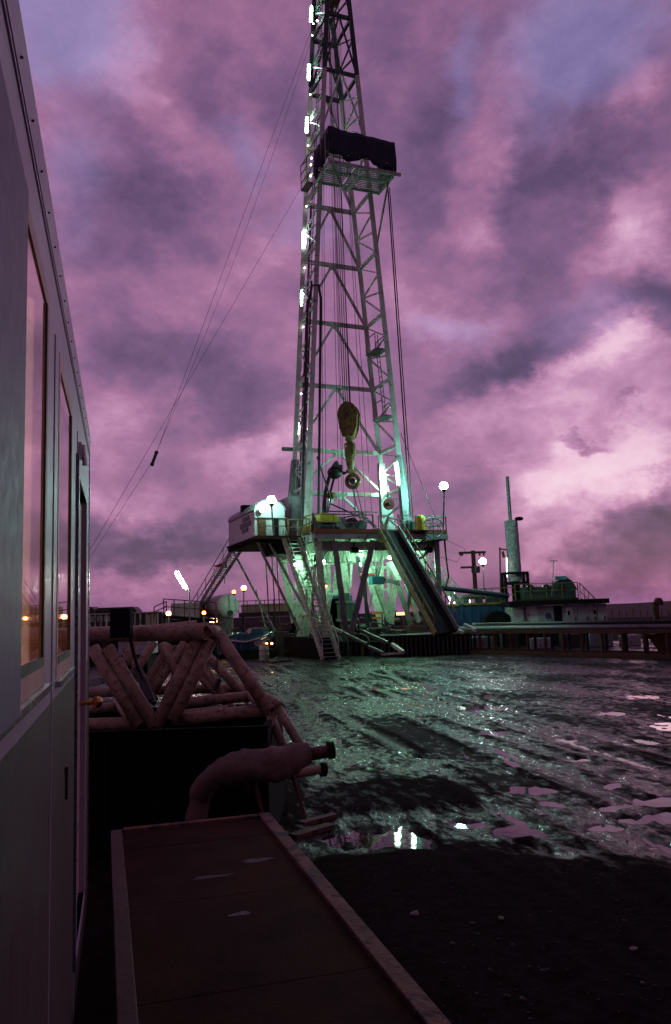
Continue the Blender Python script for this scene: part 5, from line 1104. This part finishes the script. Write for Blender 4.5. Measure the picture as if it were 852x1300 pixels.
# orange lit railed building
t, a, b_ = boxthing('railed_gangway', 303, 392, 778, 781, 66, 1.5, M['brown'], 'orange lit railed gangway far behind the left legs', 'gangway')
rail([Vector((a.x, 66, a.z)), Vector((b_.x, 66, a.z))], t, M['yellow'], .95, .7, .03); child(B().box(((a.x + b_.x) / 2, 68, a.z + .3), (b_.x - a.x, .2, .8)), 'back_panel', M['cream'], t)
for f_ in (.05, .5, .95): child(B().beam((a.x + (b_.x - a.x) * f_, 66.7, 0), (a.x + (b_.x - a.x) * f_, 66.7, b_.z), .2), 'leg', M['dark'], t)
tag(B().tube((lift(325.5, 0, 60), at(325, 749, 60)), .05, 6).box(at(325, 751, 60), (.15, .1, .12)).build('marker_pole', M['cream']), 'thin lit bare pole left of the substructure', 'pole')
t = thing('work_light', at(276, 790, 58), 'low glowing orange work light beside the tank', 'lamp', 'orange site lamps')
q = at(271, 787.5, 52.4); f_ = child(B().box(q + Vector((0, .15, 0)), (.5, .2, .3)), 'housing', M['dark'], t); child(B().box(q, (.42, .08, .24)), 'lamp', emit('lamp_work', (1, .45, .18), 70), f_); child(B().beam(q + Vector((0, .15, -.1)), Vector((q.x, q.y + .15, 0)), .08), 'stand', M['dark'], t)
# blue mud pumps
mp_ = thing('mud_pump', lift(305, 820, 49), 'blue mud pump with shiny fittings beside the left legs', 'pump')
c_ = lift(300, 0, 49.5)
child(B().box(c_ + Z * .25 + U * .3, (2.6, 1.4, .5), (U, V, Z)), 'skid', M['black'], mp_)
child(B().box(c_ + Z * .95 + U * .4, (1.1, 1.1, .9), (U, V, Z)).prism([c_ + U * -.15 + Z * 1.4 + V * .5, c_ + U * .95 + Z * 1.4 + V * .5, c_ + U * .7 + Z * 1.8 + V * .5, c_ + U * .1 + Z * 1.8 + V * .5], -V * 1.), 'crankcase', M['blue'], mp_, .04)
for i in range(3): child(B().tube((c_ + U * (-.95 + .35 * i) + Z * .6 + V * .3, c_ + U * (-.95 + .35 * i) + Z * 1.4 + V * .3), .15, 12).ball(c_ + U * (-.95 + .35 * i) + Z * 1.45 + V * .3, .17, 10, 6), 'valve_pot', M['blue'], mp_)
child(B().tube([c_ - U * 1.2 + Z * 1.1 + V * .4, c_ - U * .4 + Z * 1.0 + V * .7, c_ + U * .6 + Z * 1.2 + V * .7, c_ + U * 1.3 + Z * 1.5 + V * .5], .10, 10), 'discharge_pipe', M['chrome'], mp_)
child(B().ball(c_ + U * 1.15 + Z * 1.25 + V * .2, .36, 14, 9), 'pulsation_dampener', M['blue'], mp_); child(B().tube((c_ + U * .4 + Z * 1.0 + V * .56, c_ + U * .4 + Z * 1.0 + V * .68), .3, 16), 'cover', M['chrome'], mp_)
for dx in (-.1, .22): child(B().ball(c_ + U * (1.0 + dx) + Z * .85 + V * .8, .07, 8, 5), 'indicator_lamp', emit('indicator', (1, .5, .25), 12), mp_)
mp2 = thing('engine_unit', lift(283, 820, 49), 'dark blue engine unit left of the mud pump behind the truss', 'engine'); c_ = lift(281, 0, 50.5)
child(B().box(c_ + Z * .8, (1.3, 1.1, 1.2)), 'block', M['blue'], mp2, .04); child(B().box(c_ + Z * .12, (1.7, 1.3, .24)), 'skid', M['black'], mp2); child(B().tube([c_ + Z * 1.3, c_ + Z * 1.75, c_ + Z * 1.8 + U * .4], .1, 8), 'exhaust', M['rust'], mp2)
for i in range(3): child(B().tube((c_ + Vector((-.5 + .4 * i, -.5, 1.3)), c_ + Vector((-.3 + .4 * i, -.75, 1.5))), .09, 8), 'fitting', M['chrome'], mp2)
c_ = lift(317, 0, 46.5)
dm = thing('steel_drum', c_, 'pale green steel drum standing in front of the blue pump', 'barrel')
child(B().tube([c_ + Z * .02, c_ + Z * .3, c_ + Z * .31, c_ + Z * .33, c_ + Z * .6, c_ + Z * .61, c_ + Z * .63, c_ + Z * .9], [.28, .28, .3, .28, .28, .3, .28, .28], 18), 'shell', M['subs'], dm); child(B().tube((c_ + Z * .9, c_ + Z * .92), .29, 18), 'lid', M['grey'], dm)
# clutter behind the left legs: pale low tank seen through the truss
for x0, x1, y0, y1, Yd, m_, lab in ((150, 188, 812, 831, 36, 'house', 'pale green low box van body seen through the truss'), (100, 130, 797, 803, 48, 'house', 'pale flat crate just past the trailer corner')):
    t, a, b_ = boxthing('pale_container', x0, x1, y0, y1, Yd, 2, M[m_], lab, 'container', 'pale containers beyond the truss'); child(B().box(((a.x + b_.x) / 2, Yd - .02, a.z - .05), (b_.x - a.x, .06, .06)), 'rim', M['grey'], t); child(B().box(((a.x + b_.x) / 2, Yd + 1, b_.z / 2), (b_.x - a.x - .1, 1.9, b_.z)), 'skid', M['black'], t)
for i, (x_, Yd, s) in enumerate(((330, 60, 1.2), (345, 58, 1.), (362, 57, 1.4), (384, 59, 1.3), (338, 52, .9), (356, 54, .8), (226, 47, 1.3), (250, 48, 1.2))):
    c_ = lift(x_, 0, Yd); h_ = 1.0 + .5 * ((i * 7) % 3)
    t = thing('machinery_crate', c_, ['dark crate under the doghouse struts, leftmost', 'dark machinery box behind the pump', 'tall dark crate behind the wide slanting leg', 'dark crate beside the stair foot', 'low dark box right of the pump', 'low dark box between the struts', 'black box under the railed walkway', 'black box below the tube lamp'][i], 'crate', 'dark machinery boxes left of the rig')
    child(B().box(c_ + Z * h_ / 2, (s, .9, h_)), 'body', [M['dark'], M['black'], M['dark'], M['black']][i % 4], t, .03); child(B().tube([c_ + Z * h_ - U * .3, c_ + Z * (h_ + .5), c_ + Z * (h_ + .4) + U * .4], .06, 6), 'pipe', M['rust'], t)

# ------------------------------------------------------------------ parts: one more level is already at its parent's origin
# sub-parts were built with world offsets of their parent's '_w'; a child mesh object's own '_w' equals its parent's, so nothing moves.
for o in bpy.data.objects:
    if '_w' in o: del o['_w']

# ------------------------------------------------------------------ render settings
sc.view_settings.view_transform = 'Standard'; sc.view_settings.look = 'None'; sc.view_settings.exposure = 0; sc.view_settings.gamma = 1
cy = sc.cycles
cy.use_denoising = True
try: cy.denoiser = 'OPENIMAGEDENOISE'
except Exception: pass
cy.max_bounces = 6; cy.diffuse_bounces = 3; cy.glossy_bounces = 3; cy.transmission_bounces = 5
cy.sample_clamp_indirect = 6; cy.sample_clamp_direct = 0; cy.use_light_tree = True
cy.caustics_reflective = False; cy.caustics_refractive = False
